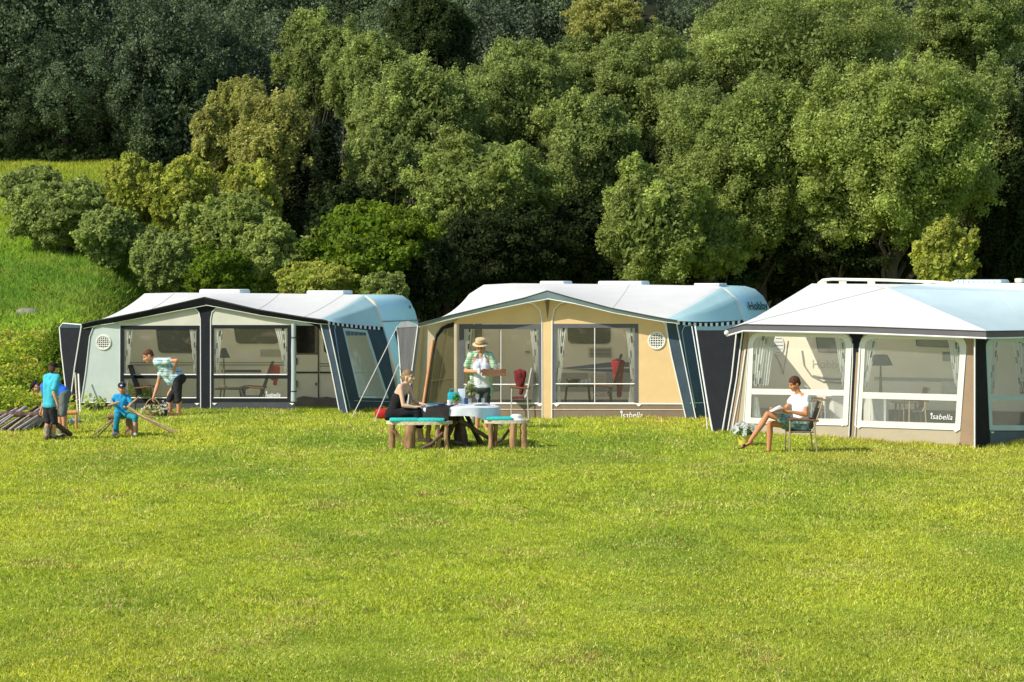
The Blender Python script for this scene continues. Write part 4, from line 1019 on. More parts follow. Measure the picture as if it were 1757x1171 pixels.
for x, y, k, px in spots:
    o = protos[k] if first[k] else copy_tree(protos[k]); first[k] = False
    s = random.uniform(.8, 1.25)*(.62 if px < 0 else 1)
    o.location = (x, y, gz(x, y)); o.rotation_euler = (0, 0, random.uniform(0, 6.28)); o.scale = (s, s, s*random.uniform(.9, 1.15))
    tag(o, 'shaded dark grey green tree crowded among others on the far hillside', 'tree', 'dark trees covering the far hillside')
T('deciduous_tree', 545, 110, 75, 95, 79, G1, 'grey green tree catching some light at top centre left of the wood', n=22000, seed=51)
T('deciduous_tree', 625, 140, 75, 90, 74, G1, 'dull green tree between the grey green tree and the sunlit wood', n=18000, seed=52)
T('deciduous_tree', 1040, 40, 80, 60, 86, BR, 'brownish green crown at the very top of the photo', n=14000, seed=53)

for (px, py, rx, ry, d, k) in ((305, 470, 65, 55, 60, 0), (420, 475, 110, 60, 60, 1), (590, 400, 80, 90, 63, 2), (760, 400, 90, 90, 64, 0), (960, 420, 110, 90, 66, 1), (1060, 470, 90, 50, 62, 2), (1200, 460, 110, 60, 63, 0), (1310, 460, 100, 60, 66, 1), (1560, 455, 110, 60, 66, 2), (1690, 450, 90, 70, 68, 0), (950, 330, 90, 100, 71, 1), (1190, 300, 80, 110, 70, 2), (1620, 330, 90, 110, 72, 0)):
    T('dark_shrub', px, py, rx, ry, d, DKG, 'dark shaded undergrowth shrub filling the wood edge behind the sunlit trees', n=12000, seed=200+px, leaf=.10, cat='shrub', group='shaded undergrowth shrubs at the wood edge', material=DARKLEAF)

for i in range(8):
    T('dark_shrub', -5+i*36, 268+(i*37 % 17), 38, 34, 80.3, GY, 'shaded shrub at the foot of the hillside forest, along the top of the bank', n=5000, seed=400+i, leaf=.10, cat='shrub', group='shrubs along the top of the bank', material=DARKLEAF)

T('deciduous_tree', 965, 160, 95, 90, 75, G1, 'leafy crown high between the left of centre trees and the broad top tree', n=24000, seed=61)
T('deciduous_tree', 1205, 250, 95, 120, 70, G1, 'leafy tree filling the slope between the middle and the huge rounded tree', n=28000, seed=62)
T('deciduous_tree', 1205, 410, 90, 85, 61.5, G2, 'bright low crown just right of the tree behind the middle awning roof', n=24000, seed=63)
T('deciduous_tree', 800, 240, 90, 110, 71, G1, 'leafy tree between the left shoulder crown and the dense tree left of centre', n=24000, seed=64)
T('deciduous_tree', 1430, 360, 120, 90, 62.5, G2, 'drooping leafy lower crown in front of the huge rounded tree', n=28000, seed=65)
T('deciduous_tree', 650, 215, 60, 75, 69, G1, 'leafy crown at the upper left edge of the sunlit wood', n=16000, seed=66)

T('young_tree', 430, 335, 55, 62, 62.5, YG, 'yellow green tree at the foot of the tallest birch', n=12000, leaf=.09, seed=67)
T('young_tree', 400, 180, 42, 50, 68.5, BR, 'golden treetop showing above the slim birch', n=8000, leaf=.09, seed=68, feather=True)
# ------------------------------------------------------------------ people
SKIN = mat('skin', (.62, .30, .17), .55, .08, 8, spec=.3)
SKIN2 = mat('pale_skin', (.72, .43, .29), .55, .06, 8, spec=.3)
TAN = mat('tanned_skin', (.56, .24, .105), .5, .10, 8, spec=.35)
EYE = mat('eye_dark', (.04, .03, .025), .3); LIP = mat('lip', (.45, .16, .13), .5); BROW = mat('brow_hair', (.10, .06, .03), .9)
def frame(fwd, up=(0, 0, 1)):
    f = Vector(fwd).normalized(); u = Vector(up); u = (u-f*u.dot(f)).normalized(); s = f.cross(u)
    return f, u, s                       # forward, up, right-hand side
def add_prim(bm, p):
    if p[0] == 'c':
        _, a, b, r1, r2 = p; a = Vector(a); b = Vector(b); d = b-a
        if d.length < 1e-5: d = Vector((0, 0, 1e-4))
        M = Vector((0, 0, 1)).rotation_difference(d.normalized()).to_matrix(); n = 14; L = d.length; prof = []
        for i in range(6): t = -PI/2+PI/2*i/6; prof.append((r1*math.cos(t), r1*math.sin(t)))
        prof.append((r1, 0))
        for k in (.25, .5, .75): prof.append((r1+(r2-r1)*k, L*k))
        prof.append((r2, L))
        for i in range(1, 7): t = PI/2*i/6; prof.append((r2*math.cos(t), L+r2*math.sin(t)))
        rings = []
        for (r, z) in prof:
            r = max(r, 1e-4); rings.append([bm.verts.new(a+M @ Vector((r*math.cos(2*PI*k/n), r*math.sin(2*PI*k/n), z))) for k in range(n)])
        for i in range(len(rings)-1):
            for k in range(n): bm.faces.new((rings[i][k], rings[i][(k+1) % n], rings[i+1][(k+1) % n], rings[i+1][k]))
        bm.faces.new(rings[0][::-1]); bm.faces.new(rings[-1])
    else:
        _, c, r, F = p; f, u, s = F
        M = Matrix(((s.x, f.x, u.x), (s.y, f.y, u.y), (s.z, f.z, u.z)))     # radii given as (side, forward, up)
        if M.determinant() < 0: M = Matrix(((-s.x, f.x, u.x), (-s.y, f.y, u.y), (-s.z, f.z, u.z)))
        bmesh.ops.create_icosphere(bm, subdivisions=3, radius=1, matrix=Matrix.Translation(Vector(c)) @ M.to_4x4() @ Matrix.Diagonal((*r, 1)))
def blob(name, prims, m, parent=None, origin=None, voxel=.008, smooth=3, paint=(), wrinkle=0):
    """union of tapered limbs and ellipsoids melted into one continuous skin"""
    bm = bmesh.new()
    for p in prims: add_prim(bm, p)
    bmesh.ops.recalc_face_normals(bm, faces=bm.faces)
    me = bpy.data.meshes.new(name); bm.to_mesh(me); bm.free()
    o = bpy.data.objects.new(name, me); COL.objects.link(o)
    c0 = sum((v.co for v in me.vertices), Vector())/len(me.vertices); me.transform(Matrix.Translation(-c0))
    r = o.modifiers.new('r', 'REMESH'); r.mode = 'VOXEL'; r.voxel_size = voxel
    if smooth:
        s = o.modifiers.new('s', 'SMOOTH'); s.iterations = smooth; s.factor = .5
    dg = bpy.context.evaluated_depsgraph_get(); m2 = bpy.data.meshes.new_from_object(o.evaluated_get(dg))
    bpy.data.objects.remove(o); m2.transform(Matrix.Translation(c0)); m2.name = name
    if wrinkle:
        from mathutils import noise
        for v in m2.vertices: v.co += Vector(noise.noise_vector(v.co*9))*wrinkle
    m2.materials.clear(); o = link(name, m2, m, parent, origin); base = wloc(o)
    m2.polygons.foreach_set('use_smooth', [True]*len(m2.polygons))
    for k, (pm, pts) in enumerate(paint):
        m2.materials.append(pm)
        for pl in m2.polygons:
            q = pl.center+base
            for (c, r_) in pts:
                if (q-c).length < r_: pl.material_index = k+1
    return o
def head_prims(c, F, k=1.0):
    k = k*1.12
    """k=1: adult head 0.235 m tall; returns prims and face paint"""
    f, u, s = F; c = Vector(c); P = []
    P.append(('e', c+u*.025*k-f*.012*k, (.074*k, .093*k, .088*k), F))
    P.append(('e', c-u*.035*k+f*.022*k, (.060*k, .066*k, .066*k), F))
    P.append(('e', c-u*.085*k+f*.050*k, (.034*k, .030*k, .026*k), F))             # chin
    P.append(('c', c-u*.085*k+f*.045*k, c-u*.045*k-f*.02*k+s*.045*k, .022*k, .026*k)); P.append(('c', c-u*.085*k+f*.045*k, c-u*.045*k-f*.02*k-s*.045*k, .022*k, .026*k))
    P.append(('c', c+u*.012*k+f*.080*k, c-u*.030*k+f*.100*k, .009*k, .014*k))       # nose
    P.append(('e', c+u*.022*k+f*.068*k, (.055*k, .016*k, .010*k), F))               # brow ridge
    for q in (-1, 1):
        P.append(('e', c+s*q*.074*k-u*.012*k-f*.010*k, (.010*k, .020*k, .032*k), F))  # ear
        P.append(('e', c+s*q*.038*k-u*.028*k+f*.055*k, (.022*k, .020*k, .022*k), F))  # cheek
    P.append(('e', c-u*.058*k+f*.078*k, (.024*k, .012*k, .009*k), F))               # lips
    paint = [(EYE, [(c+s*q*.031*k+u*.003*k+f*.078*k, .013*k) for q in (-1, 1)]), (LIP, [(c-u*.058*k+f*.088*k+s*.009*k*q, .013*k) for q in (-1, 0, 1)]),
             (BROW, [(c+s*.031*k*q+s*t*.012*k+u*.026*k+f*.083*k, .009*k) for q in (-1, 1) for t in (-1, 0, 1)])]
    return P, paint
def hand_prims(w, d, nrm, k=1.0, curl=.5, thumb=1, spread=.18):
    """palm + five separate fingers. w wrist, d pointing direction, nrm palm normal (fingers curl toward it), thumb side +/-1"""
    d = Vector(d).normalized(); nrm = Vector(nrm); nrm = (nrm-d*nrm.dot(d)).normalized(); s = d.cross(nrm)*thumb; w = Vector(w); P = []
    P.append(('c', w, w+d*.03*k, .026*k, .028*k))
    for t in (-.9, -.3, .3, .9): P.append(('c', w+d*.02*k+s*t*.014*k, w+d*.088*k+s*t*.027*k, .017*k, .0135*k))
    for i, (t, L) in enumerate(((.95, .072), (.33, .080), (-.33, .075), (-.95, .058))):
        p = w+d*.088*k+s*t*.029*k; a = 0; dd = (d+s*t*spread).normalized()
        for j, fr_ in enumerate((.44, .31, .25)):
            a += curl*(.75+.12*i)*(1.0 if j else .8)
            q = p+(dd*math.cos(a)+nrm*math.sin(a))*L*fr_*k*1.05
            P.append(('c', p, q, (.0100-.0008*j)*k, (.0094-.0010*j)*k)); p = q
    p = w+d*.022*k+s*.026*k; q = p+(d*.55+s*.75+nrm*.25).normalized()*.040*k; P.append(('c', p, q, .0135*k, .0115*k))
    P.append(('c', q, q+(d*.85+s*.25+nrm*(.3+curl*.3)).normalized()*.038*k, .0110*k, .0085*k))
    return P
def arm(sh, el, wr, k, hd=None, nrm=(0, 0, -1), curl=.5, thumb=1):
    sh, el, wr = Vector(sh), Vector(el), Vector(wr)
    hd = Vector(hd) if hd is not None else (wr-el)
    return [('c', sh, el, .050*k, .037*k), ('c', el, el.lerp(wr, .35), .038*k, .040*k), ('c', el.lerp(wr, .35), wr, .039*k, .025*k)]+hand_prims(wr, hd, nrm, k, curl, thumb)
def leg(hp, kn, an, k, toe=(0, -1, 0), foot=True, drop=.055):
    hp, kn, an = Vector(hp), Vector(kn), Vector(an); t = Vector(toe).normalized(); bk = (kn-an).normalized()
    back = -(t-bk*t.dot(bk)).normalized()
    P = [('c', hp, kn, .086*k, .054*k), ('c', kn, kn.lerp(an, .35)+back*.012*k, .053*k, .057*k), ('c', kn.lerp(an, .35)+back*.012*k, an, .056*k, .036*k)]
    if foot:
        dn = Vector((0, 0, -1)) if abs(t.z) < .5 else (an-kn).normalized()
        heel = an+dn*drop*k*.6-t*.035*k
        P += [('c', an, heel, .035*k, .032*k), ('c', heel, an+dn*drop*k*.75+t*.15*k, .032*k, .026*k), ('c', an+dn*drop*k*.75+t*.12*k, an+dn*drop*k*.85+t*.19*k, .034*k, .020*k)]
    return P
def torso(hc, ch, nk, s, k, e=0.0, waist=.115, hipw=.10, chestw=.135, shr=.062):
    """hc hip centre, ch chest, nk neck base; s = vector across the shoulders; e grows for clothing"""
    hc, ch, nk, s = Vector(hc), Vector(ch), Vector(nk), Vector(s).normalized(); wa = hc.lerp(ch, .45)
    P = [('c', hc-s*hipw*.6*k, hc+s*hipw*.6*k, .108*k+e, .108*k+e)]
    for q in (-1, 1):
        P += [('c', hc+s*q*.055*k, wa+s*q*.045*k, .104*k+e, (waist-.01)*k+e), ('c', wa+s*q*.045*k, ch+s*q*.065*k, (waist-.01)*k+e, .112*k+e),
              ('c', ch+s*q*.065*k, nk+s*q*chestw*k-(nk-ch).normalized()*.045*k, .110*k+e, shr*k+e), ('c', nk-(nk-ch).normalized()*.0*k, nk+s*q*chestw*k-(nk-ch).normalized()*.035*k, .052*k+e, (shr-.012)*k+e)]
    P.append(('c', ch, nk-(nk-ch).normalized()*.05*k, .105*k+e, .07*k+e))
    return P
def hair_cap(c, F, k, back=.016, low=0.0, side=1.0):
    k = k*1.12
    f, u, s = F; c = Vector(c)
    return [('e', c+u*.040*k-f*back*k, (.081*k*side, .094*k, .084*k), F), ('e', c+u*.0*k-f*(.040)*k, (.076*k*side, .066*k, (.075+low)*k), F)]
def person(label, skin, prims, paint, base, voxel=.0075):
    o = blob('person', prims, skin, None, origin=base, voxel=voxel, smooth=2, paint=paint); tag(o, label, 'person'); return o
def base_at(px, py):
    d = HC*FPX/(py-498.0); p = at(px, py, d); return Vector((p.x, p.y, gz(p.x, p.y)))

# --- woman reading in the chair in front of the right awning (faces left)
D = 34.35; k = .96
hF = frame((-.86, -.38, -.34)); hc_ = at(1363, 659, D)
fwd = Vector((-.92, -.38, 0)).normalized(); s = Vector((-fwd.y, fwd.x, 0))        # s toward her right-hand... away side
nr = Vector((fwd.y, -fwd.x, 0)); nr = nr if nr.y < 0 else -nr                        # toward the camera side
HP = at(1375, 731, D); CH = at(1374, 700, D); NK = at(1372, 677, D)
shn, shf = NK+nr*.165*k-UP*.045+V(.03, 0, 0), NK-nr*.165*k-UP*.045
eln, wrn = at(1383, 712, D-.22), at(1356, 706.5, D-.24)
elf, wrf = at(1347, 702, D+.10), at(1331, 703.5, D-.10)
hd, pt = head_prims(hc_, hF, k)
knT = at(1317, 711, D-.10); anT = at(1287, 757, D-.30); knS = at(1321, 727, D+.04); anS = at(1319, 772, D+.02)
P = hd+[('c', NK-UP*.02, hc_-UP*.05-hF[0]*.02, .052*k, .050*k)]+torso(HP, CH, NK, nr, k)
P += arm(shn, eln, wrn, k, (-.9, .2, -.05), (0, .5, .5), .7, 1)+arm(shf, elf, wrf, k, (-.7, -.5, 0), (0, -.2, 1), .7, -1)
P += leg(HP+nr*.09, knT, anT, k, toe=(-.80, -.35, -.35))+leg(HP-nr*.08, knS, anS, k, toe=(-.6, -.8, 0))
w1 = person('woman in white tee and green patterned shorts reading, legs crossed, in a garden chair', TAN, P, pt, Vector((HP.x-.25, D, gz(HP.x, D))))
blob('hair', hair_cap(hc_, hF, k*1.02, low=-.01)+[('e', hc_+hF[1]*.055+hF[0]*.05, (.06, .035, .03), hF)], mat('auburn_hair', (.09, .032, .015), .7, .5, 30, bump=.8, bscale=60), w1, voxel=.007, wrinkle=.006)
WT = mat('white_tshirt', (.85, .86, .88), .85, .03, 6, bump=.8, bscale=12)
blob('shirt', torso(HP+UP*.05, CH, NK-UP*.02, nr, k, .012)+[('c', shn, shn.lerp(eln, .45), .062, .060), ('c', shf, shf.lerp(elf, .45), .062, .060)], WT, w1, voxel=.009, wrinkle=.008)
SHORT = mat('floral_shorts', (.015, .12, .13), .85, .5, 26, col2=(.35, .50, .45), bump=.4)
blob('shorts', [('c', HP-nr*.06, HP+nr*.06, .125, .125), ('c', HP+nr*.08, (HP+nr*.09).lerp(knT, .62), .112, .092), ('c', HP-nr*.08, (HP-nr*.08).lerp(knS, .5), .11, .088)], SHORT, w1, voxel=.010, wrinkle=.008)
def shoe(an, toe, k, m, par, dn=Vector((0, 0, -1)), name='shoe', r=.040, lift=0):
    t = Vector(toe).normalized(); an = Vector(an)
    blob(name, [('c', an+dn*.045*k-t*.04*k, an+dn*.05*k+t*.15*k, r*k, r*k), ('c', an+dn*.055*k+t*.12*k, an+dn*.06*k+t*.19*k, r*k, r*.75*k)], m, par, voxel=.008)
SAND = mat('black_sandal', (.015, .014, .018), .5)
def sandal(an, toe, k, par, dn=Vector((0, 0, -1))):
    t = Vector(toe).normalized(); an = Vector(an); s_ = t.cross(dn).normalized(); c = an+dn*.075*k+t*.075*k
    M = Matrix((s_, t, dn)).transposed(); mb = MB(); mb.box(c, (.085*k, .27*k, .022), M, bev=.009)
    mb.tube([c+s_*.043*k+t*.05*k, c+s_*.03*k-dn*.055*k+t*.05*k, c-s_*.03*k-dn*.055*k+t*.05*k, c-s_*.043*k+t*.05*k], .014, 6); mb.build('sandal', SAND, par)
sandal(anT, (-.80, -.35, -.35), k, w1, dn=(anT-knT).normalized()); sandal(anS, (-.6, -.8, 0), k, w1)
bk_c = at(1331, 702.5, D-.20); rt = Matrix.Rotation(-.45, 3, 'Y')
mb = MB(); mb.box(bk_c, (.20, .24, .012), Matrix.Rotation(-.38, 3, 'Y'), bev=.003); mb.box(bk_c+V(-.01, 0, .012), (.19, .23, .010), Matrix.Rotation(-.46, 3, 'Y'))
tag(mb.build('book', mat('paper', (.80, .80, .80), .8, .06), None, origin=bk_c), 'open white book held in the hands of the reading woman', 'book')

# --- garden chair
def armchair(px_f, px_r, seat_py, Yc, label, frame_m, fab_m, face=-1, w=.50, back_h=.50, arms=True, group=None, lean=.16):
    """frame chair seen from the side; face -1 = facing left"""
    a = at(px_f, seat_py, Yc); b = at(px_r, seat_py, Yc); g = gz(a.x, Yc); z = a.z; L = abs(b.x-a.x); c = (a+b)/2
    root = empty('garden_chair', (c.x, Yc, g), label, 'chair', group); dx = 1 if b.x > a.x else -1
    for sy in (-1, 1):
        y = Yc+sy*w/2; top = Vector((b.x+dx*lean, y, z+back_h))
        MB().tube([(a.x-dx*.01, y, g), (a.x, y, z+(.20 if arms else 0))], .014).build('leg', frame_m, root)
        MB().tube([(b.x+dx*.07, y, g), (b.x+dx*.02, y, z+.18)], .014).build('leg', frame_m, root)
        if arms: MB().tube([(a.x-dx*.04, y, z+.215), (a.x+dx*.10, y, z+.22), (b.x+dx*.10, y, z+.19)], [.016, .022, .018]).build('armrest', mat('armrest_plastic', (.22, .10, .05), .5), root)
        MB().tube([(b.x-dx*.02, y, z), (b.x+dx*.03, y, z+.1), top], .014).build('back_post', frame_m, root)
    MB().box((c.x, Yc, z-.005), (L+.04, w-.02, .022), bev=.008).build('seat', fab_m, root)
    t0 = Vector((b.x+dx*.0, 0, z+.03)); t1 = Vector((b.x+dx*lean, 0, z+back_h)); mb = MB()
    g_ = [[mb.bm.verts.new((t0.x+(t1.x-t0.x)*i/6+dx*.03*math.sin(PI*j/6), Yc-w/2+w*j/6, t0.z+(t1.z-t0.z)*i/6)) for j in range(7)] for i in range(7)]
    for i in range(6):
        for j in range(6): mb.bm.faces.new((g_[i][j], g_[i][j+1], g_[i+1][j+1], g_[i+1][j]))
    mb.build('backrest', fab_m, root)
    MB().tube([(b.x+dx*lean, Yc-w/2, z+back_h), (b.x+dx*(lean+.02), Yc, z+back_h+.01), (b.x+dx*lean, Yc+w/2, z+back_h)], .014).build('back_rail', frame_m, root)
    return root
CHF = mat('champagne_metal', (.48, .40, .27), .35, .1, metal=.5); CHB = mat('brown_sling_cloth', (.22, .17, .11), .8, .1, 40, bump=.5, bscale=90)
armchair(1352, 1391, 740, D, 'brown sling garden chair with metal legs under the reading woman', CHF, CHB)

# --- woman seated at the picnic table (faces right)
D = 35.35; k = .98
hF = frame((.90, -.36, .02)); hc_ = at(701, 647, D)
HP = at(676, 711, D); CH = at(686, 681, D); NK = at(694, 660, D); fw = Vector((.93, -.37, 0)); nr = Vector((-.37, -.93, 0)).normalized()
shn, shf = NK+nr*.16-UP*.045, NK-nr*.16-UP*.045
eln, wrn = at(692, 696, D-.20), at(712, 699, D-.20); elf, wrf = at(710, 688, D+.12), at(722, 693, D-.02)
hd, pt = head_prims(hc_, hF, k)
P = hd+[('c', NK-UP*.02, hc_-UP*.05, .048, .046)]+torso(HP, CH, NK, nr, k*.97)
P += arm(shn, eln, wrn, k*.95, (.9, .1, .1), (0, 0, -1), .5, 1)+arm(shf, elf, wrf, k*.95, (.9, -.1, -.1), (0, 0, -1), .4, -1)
kn1, kn2 = at(716, 706, D-.12), at(718, 706, D+.14); a1, a2 = at(719, 752, D-.12), at(724, 751, D+.14)
P += leg(HP+nr*.09, kn1, a1, k, toe=(1, -.2, 0))+leg(HP-nr*.09, kn2, a2, k, toe=(1, 0, 0))
w2 = person('smiling woman with tied back hair in black tank top sitting at the picnic table', SKIN2, P, pt, Vector((HP.x, D, gz(HP.x, D))))
HAIRB = mat('dark_blonde_hair', (.26, .18, .09), .65, .5, 30, bump=.8, bscale=60)
hb = hc_-hF[0]*.13+hF[1]*.0
blob('hair', hair_cap(hc_, hF, k*1.0, low=-.005)+[('e', hb, (.032, .032, .036), hF)], HAIRB, w2, voxel=.007, wrinkle=.005)
BLK = mat('black_knit', (.014, .012, .014), .9, .3, 6, bump=.6, bscale=14)
blob('top', torso(HP+UP*.03, CH, CH.lerp(NK, .35), nr, k*.97, .010, chestw=.10)+[('c', CH+nr*.07+V(.03, 0, .04), NK+nr*.075+V(.0, 0, -.0), .035, .022), ('c', CH-nr*.07+V(.03, 0, .04), NK-nr*.075, .035, .022)], BLK, w2, voxel=.009, wrinkle=.005)
blob('skirt', [('c', HP-nr*.07, HP+nr*.07, .135, .135), ('c', HP+nr*.08, kn1, .12, .085), ('c', HP-nr*.08, kn2, .12, .085), ('c', kn1, kn2, .08, .08), ('c', kn1, kn1+V(.02, 0, -.22), .08, .09), ('c', kn2, kn2+V(.02, 0, -.22), .08, .09), ('c', HP+V(-.04, 0, -.02), HP+V(-.12, -.1, -.06), .10, .05)], BLK, w2, voxel=.011, wrinkle=.014)

# --- man in the straw hat carrying a tray behind the table (faces the camera)
D = 39.7; k = 1.03
hF = frame((-.12, -.93, -.36)); hc_ = at(824.3, 596, D)
HP = at(826, 668, D); CH = at(825, 628, D); NK = at(824.5, 606, D); nr = Vector((1, .1, 0)).normalized()
shl, shr_ = NK-nr*.185-UP*.05, NK+nr*.185-UP*.05
ell, wrl = at(799, 637, D-.02), at(820, 638, D-.30); elr, wrr = at(851, 638, D-.02), at(860, 636, D-.34)
hd, pt = head_prims(hc_, hF, k)
P = hd+[('c', NK-UP*.02, hc_-UP*.05, .058, .056)]+torso(HP, CH, NK, nr, k, 0, waist=.125)
P += arm(shl, ell, wrl, k, (.85, -.5, .05), (.2, .2, 1), .6, -1)+arm(shr_, elr, wrr, k, (.25, -.9, .0), (-.3, .2, 1), .6, 1)
kl, kr = at(820, 702, D-.05), at(833, 702, D); al, ar = at(819, 733.5, D+.05), at(834, 733, D+.05)
P += leg(HP-nr*.10, kl, al, k, toe=(-.2, -1, 0))+leg(HP+nr*.10, kr, ar, k, toe=(.2, -1, 0))
m1 = person('man in straw hat and open green checked shirt holding a wooden box', SKIN, P, pt, Vector((HP.x, D, gz(HP.x, D))))
VEST = mat('white_vest', (.72, .76, .84), .85, .03, 6, bump=.7, bscale=12)
blob('undershirt', torso(HP+UP*.06, CH, CH.lerp(NK, .80), nr, k, .010, chestw=.10, waist=.127), VEST, m1, voxel=.009, wrinkle=.006)
GCH = mat_check('green_check', (.42, .60, .36), (.16, .34, .22), (.72, .78, .60), 9, 9)
SP = []
for q, sh_, el_ in ((-1, shl, ell), (1, shr_, elr)):
    SP += [('c', NK+nr*q*.06-UP*.01, NK+nr*q*.18-UP*.04, .062, .062), ('c', sh_, sh_.lerp(el_, .62), .075, .078),
           ('c', NK+nr*q*.14-UP*.07, CH+nr*q*.145, .075, .078), ('c', CH+nr*q*.145, HP+nr*q*.16+UP*.04, .078, .070), ('c', HP+nr*q*.16+UP*.04, HP+nr*q*.175-UP*.10, .068, .060),
           ('c', CH+nr*q*.05+V(0, .075, 0), HP+nr*q*.07+V(0, .08, .0), .075, .075)]
    SP += [('c', NK+nr*q*.045+V(0, -.035, 0), NK+nr*q*.085+V(0, -.085, -.06), .022, .02)]
blob('shirt', SP, GCH, m1, voxel=.010, wrinkle=.012)
JEAN = mat('dark_denim', (.055, .062, .075), .9, .2, 8, bump=.4)
blob('shorts', [('c', HP-nr*.07, HP+nr*.07, .118, .118), ('c', HP-nr*.10, kl+UP*.02, .102, .078), ('c', HP+nr*.10, kr+UP*.02, .102, .078)], JEAN, m1, voxel=.010, wrinkle=.006)
hat_c = hc_+hF[1]*.06*k; ax = hF[1]*.93+Vector((0, -.1, .3)); ax.normalize()
STR = mat('straw', (.66, .50, .28), .8, .2, 40, bump=.8, bscale=70)
mb = MB(); mb.lathe(hat_c, [(.152, -.006), (.156, .004), (.122, .012), (.100, .022), (.098, .075), (.090, .115), (.050, .128), (.001, .118)], 28, ax); mb.build('hat', STR, m1)
MB().lathe(hat_c, [(.1015, .022), (.1015, .048)], 28, ax).build('hat_band', mat('brown_band', (.30, .17, .08), .8), m1)
hr = hair_cap(hc_, hF, k*.99, low=0); blob('hair', hr, BROW, m1, voxel=.008)
bc = at(847.5, 639.5, D-.40); root = empty('wooden_box', bc-UP*.06, 'shallow brown wooden box carried by the man in the straw hat', 'box'); WOODB = mat('brown_wood', (.22, .11, .055), .7, .3, 4, bump=.5, stretch=(1, 6, 6))
MB().box(bc-UP*.05, (.44, .28, .015)).build('base', WOODB, root)
for q in (-1, 1):
    MB().box(bc+V(0, q*.14, 0), (.46, .015, .12)).build('side_board', WOODB, root); MB().box(bc+V(q*.225, 0, 0), (.015, .262, .12)).build('end_board', WOODB, root)
GLASS = mat_pane('drinking_glass', gl=.22, tint=(.93, .96, .96), haze=.12, hazecol=(.85, .88, .88), rough=.03)
def glass(p, label, h=.12, r=.034, wine=False, group=None):
    mb = MB()
    if wine: mb.lathe(p, [(.032, 0), (.032, .004), (.005, .008), (.005, .075), (.028, .10), (.036, .13), (.032, .175)], 16)
    else: mb.lathe(p, [(r*.8, 0), (r, h)], 16)
    tag(mb.build('drinking_glass', GLASS, None, origin=p), label, 'glass', group)
glass(bc+V(.02, -.03, .055), 'clear jar glass standing in the wooden box the man carries', .11, .04)
glass(bc+V(.10, .03, .055), 'second glass at the right end of the wooden box the man carries', .13, .03)
mc = at(822.5, 636, D-.40); mb = MB(); mb.lathe(mc-UP*.05, [(.036, 0), (.038, .09), (.033, .09), (.030, .01)], 16); tag(mb.build('mug', mat('white_ceramic', (.8, .8, .8), .3), None, origin=mc), 'white mug held at the left end of the wooden box', 'mug')

# --- man bending down beside the left awning (faces left)
D = 44.1; k = 1.10
hF = frame((-.83, -.30, -.42), (-.45, 0, .9)); hc_ = at(254.5, 611.5, D)
HP = at(307, 650, D); CH = at(285, 629, D); NK = at(270, 619, D); nr = Vector((-.25, -.97, .0)).normalized()
shn, shf = NK+nr*.17+V(.05, 0, -.02), NK-nr*.17+V(.06, 0, -.05)
eln, wrn = at(303, 619, D-.38), at(298.5, 633, D-.22); elf, wrf = at(271, 659, D+.16), at(264, 680, D+.02)
hd, pt = head_prims(hc_, hF, k)
P = hd+[('c', NK, hc_+V(.03, 0, -.03), .058, .054)]+torso(HP, CH, NK, nr, k, 0, waist=.12)
P += arm(shn, eln, wrn, k, (-.2, .4, -.8), (-.6, .6, 0), .5, 1)+arm(shf, elf, wrf, k, (-.25, 0, -.95), (.6, 0, .1), .9, -1)
kn, kf = at(306, 679, D-.12), at(291, 678, D+.14); an, af = at(306.5, 706, D-.08), at(292, 705, D+.16)
P += leg(HP+nr*.10, kn, an, k, toe=(-.9, -.3, 0))+leg(HP-nr*.10, kf, af, k, toe=(-.9, -.3, 0))
m2 = person('man in blue checked shirt bending over a flower basket by the left awning', SKIN, P, pt, Vector((HP.x, D, gz(HP.x, D))))
BCH = mat_check('blue_check', (.62, .78, .82), (.12, .32, .40), (.88, .92, .92), 8, 8)
blob('shirt', torso(HP+V(-.04, 0, .03), CH, NK+V(.02, 0, -.01), nr, k, .024, waist=.135)+[('c', shn, shn.lerp(eln, .60), .080, .082), ('c', shf, shf.lerp(elf, .55), .075, .072), ('c', HP+V(-.17, 0, -.07), CH+V(-.04, .02, -.10), .10, .12), ('c', NK+nr*.05, NK-nr*.05, .062, .062)], BCH, m2, voxel=.010, wrinkle=.012)
DKS = mat('black_shorts', (.025, .026, .03), .9, .3, 6, bump=.5)
blob('shorts', [('c', HP-nr*.08, HP+nr*.08, .13, .13), ('c', HP+nr*.10, kn-UP*.10, .115, .078), ('c', HP-nr*.10, kf-UP*.10, .115, .078)], DKS, m2, voxel=.010, wrinkle=.012)
blob('hair', hair_cap(hc_, hF, k*.985, low=-.02), mat('short_brown_hair', (.10, .045, .022), .8, .3, 30), m2, voxel=.008)

# --- boy sitting on the stump (faces the camera)
D = 38.1; k = .66; BLUE = mat('bright_blue_cotton', (.02, .32, .62), .85, .1, 6, bump=.7, bscale=14); TEALP = mat('teal_trousers', (.02, .25, .33), .85, .1, 6, bump=.7, bscale=12)
hF = frame((.10, -.95, -.18)); hc_ = at(209, 666, D-.05); NK = at(208.5, 678, D); CH = at(208, 689, D); HP = at(207, 710, D); nr = Vector((1, 0, 0))
shl, shr_ = NK-nr*.115-UP*.025, NK+nr*.115-UP*.025
ell, wrl = at(192, 691, D-.05), at(196, 694, D-.25); elr, wrr = at(225, 692, D-.05), at(219, 700, D-.24)
hd, pt = head_prims(hc_, hF, .80)
P = hd+[('c', NK, hc_-UP*.04, .036, .038)]+torso(HP, CH, NK, nr, k)
P += arm(shl, ell, wrl, k*.95, (.5, -.5, 0), (0, .3, 1), .9, -1)+arm(shr_, elr, wrr, k*.95, (-.5, -.5, 0), (0, .3, 1), .9, 1)
kl, kr = at(201, 716, D-.30), at(232, 717, D-.26); al, ar = at(198.5, 742, D-.30), at(231, 742, D-.33)
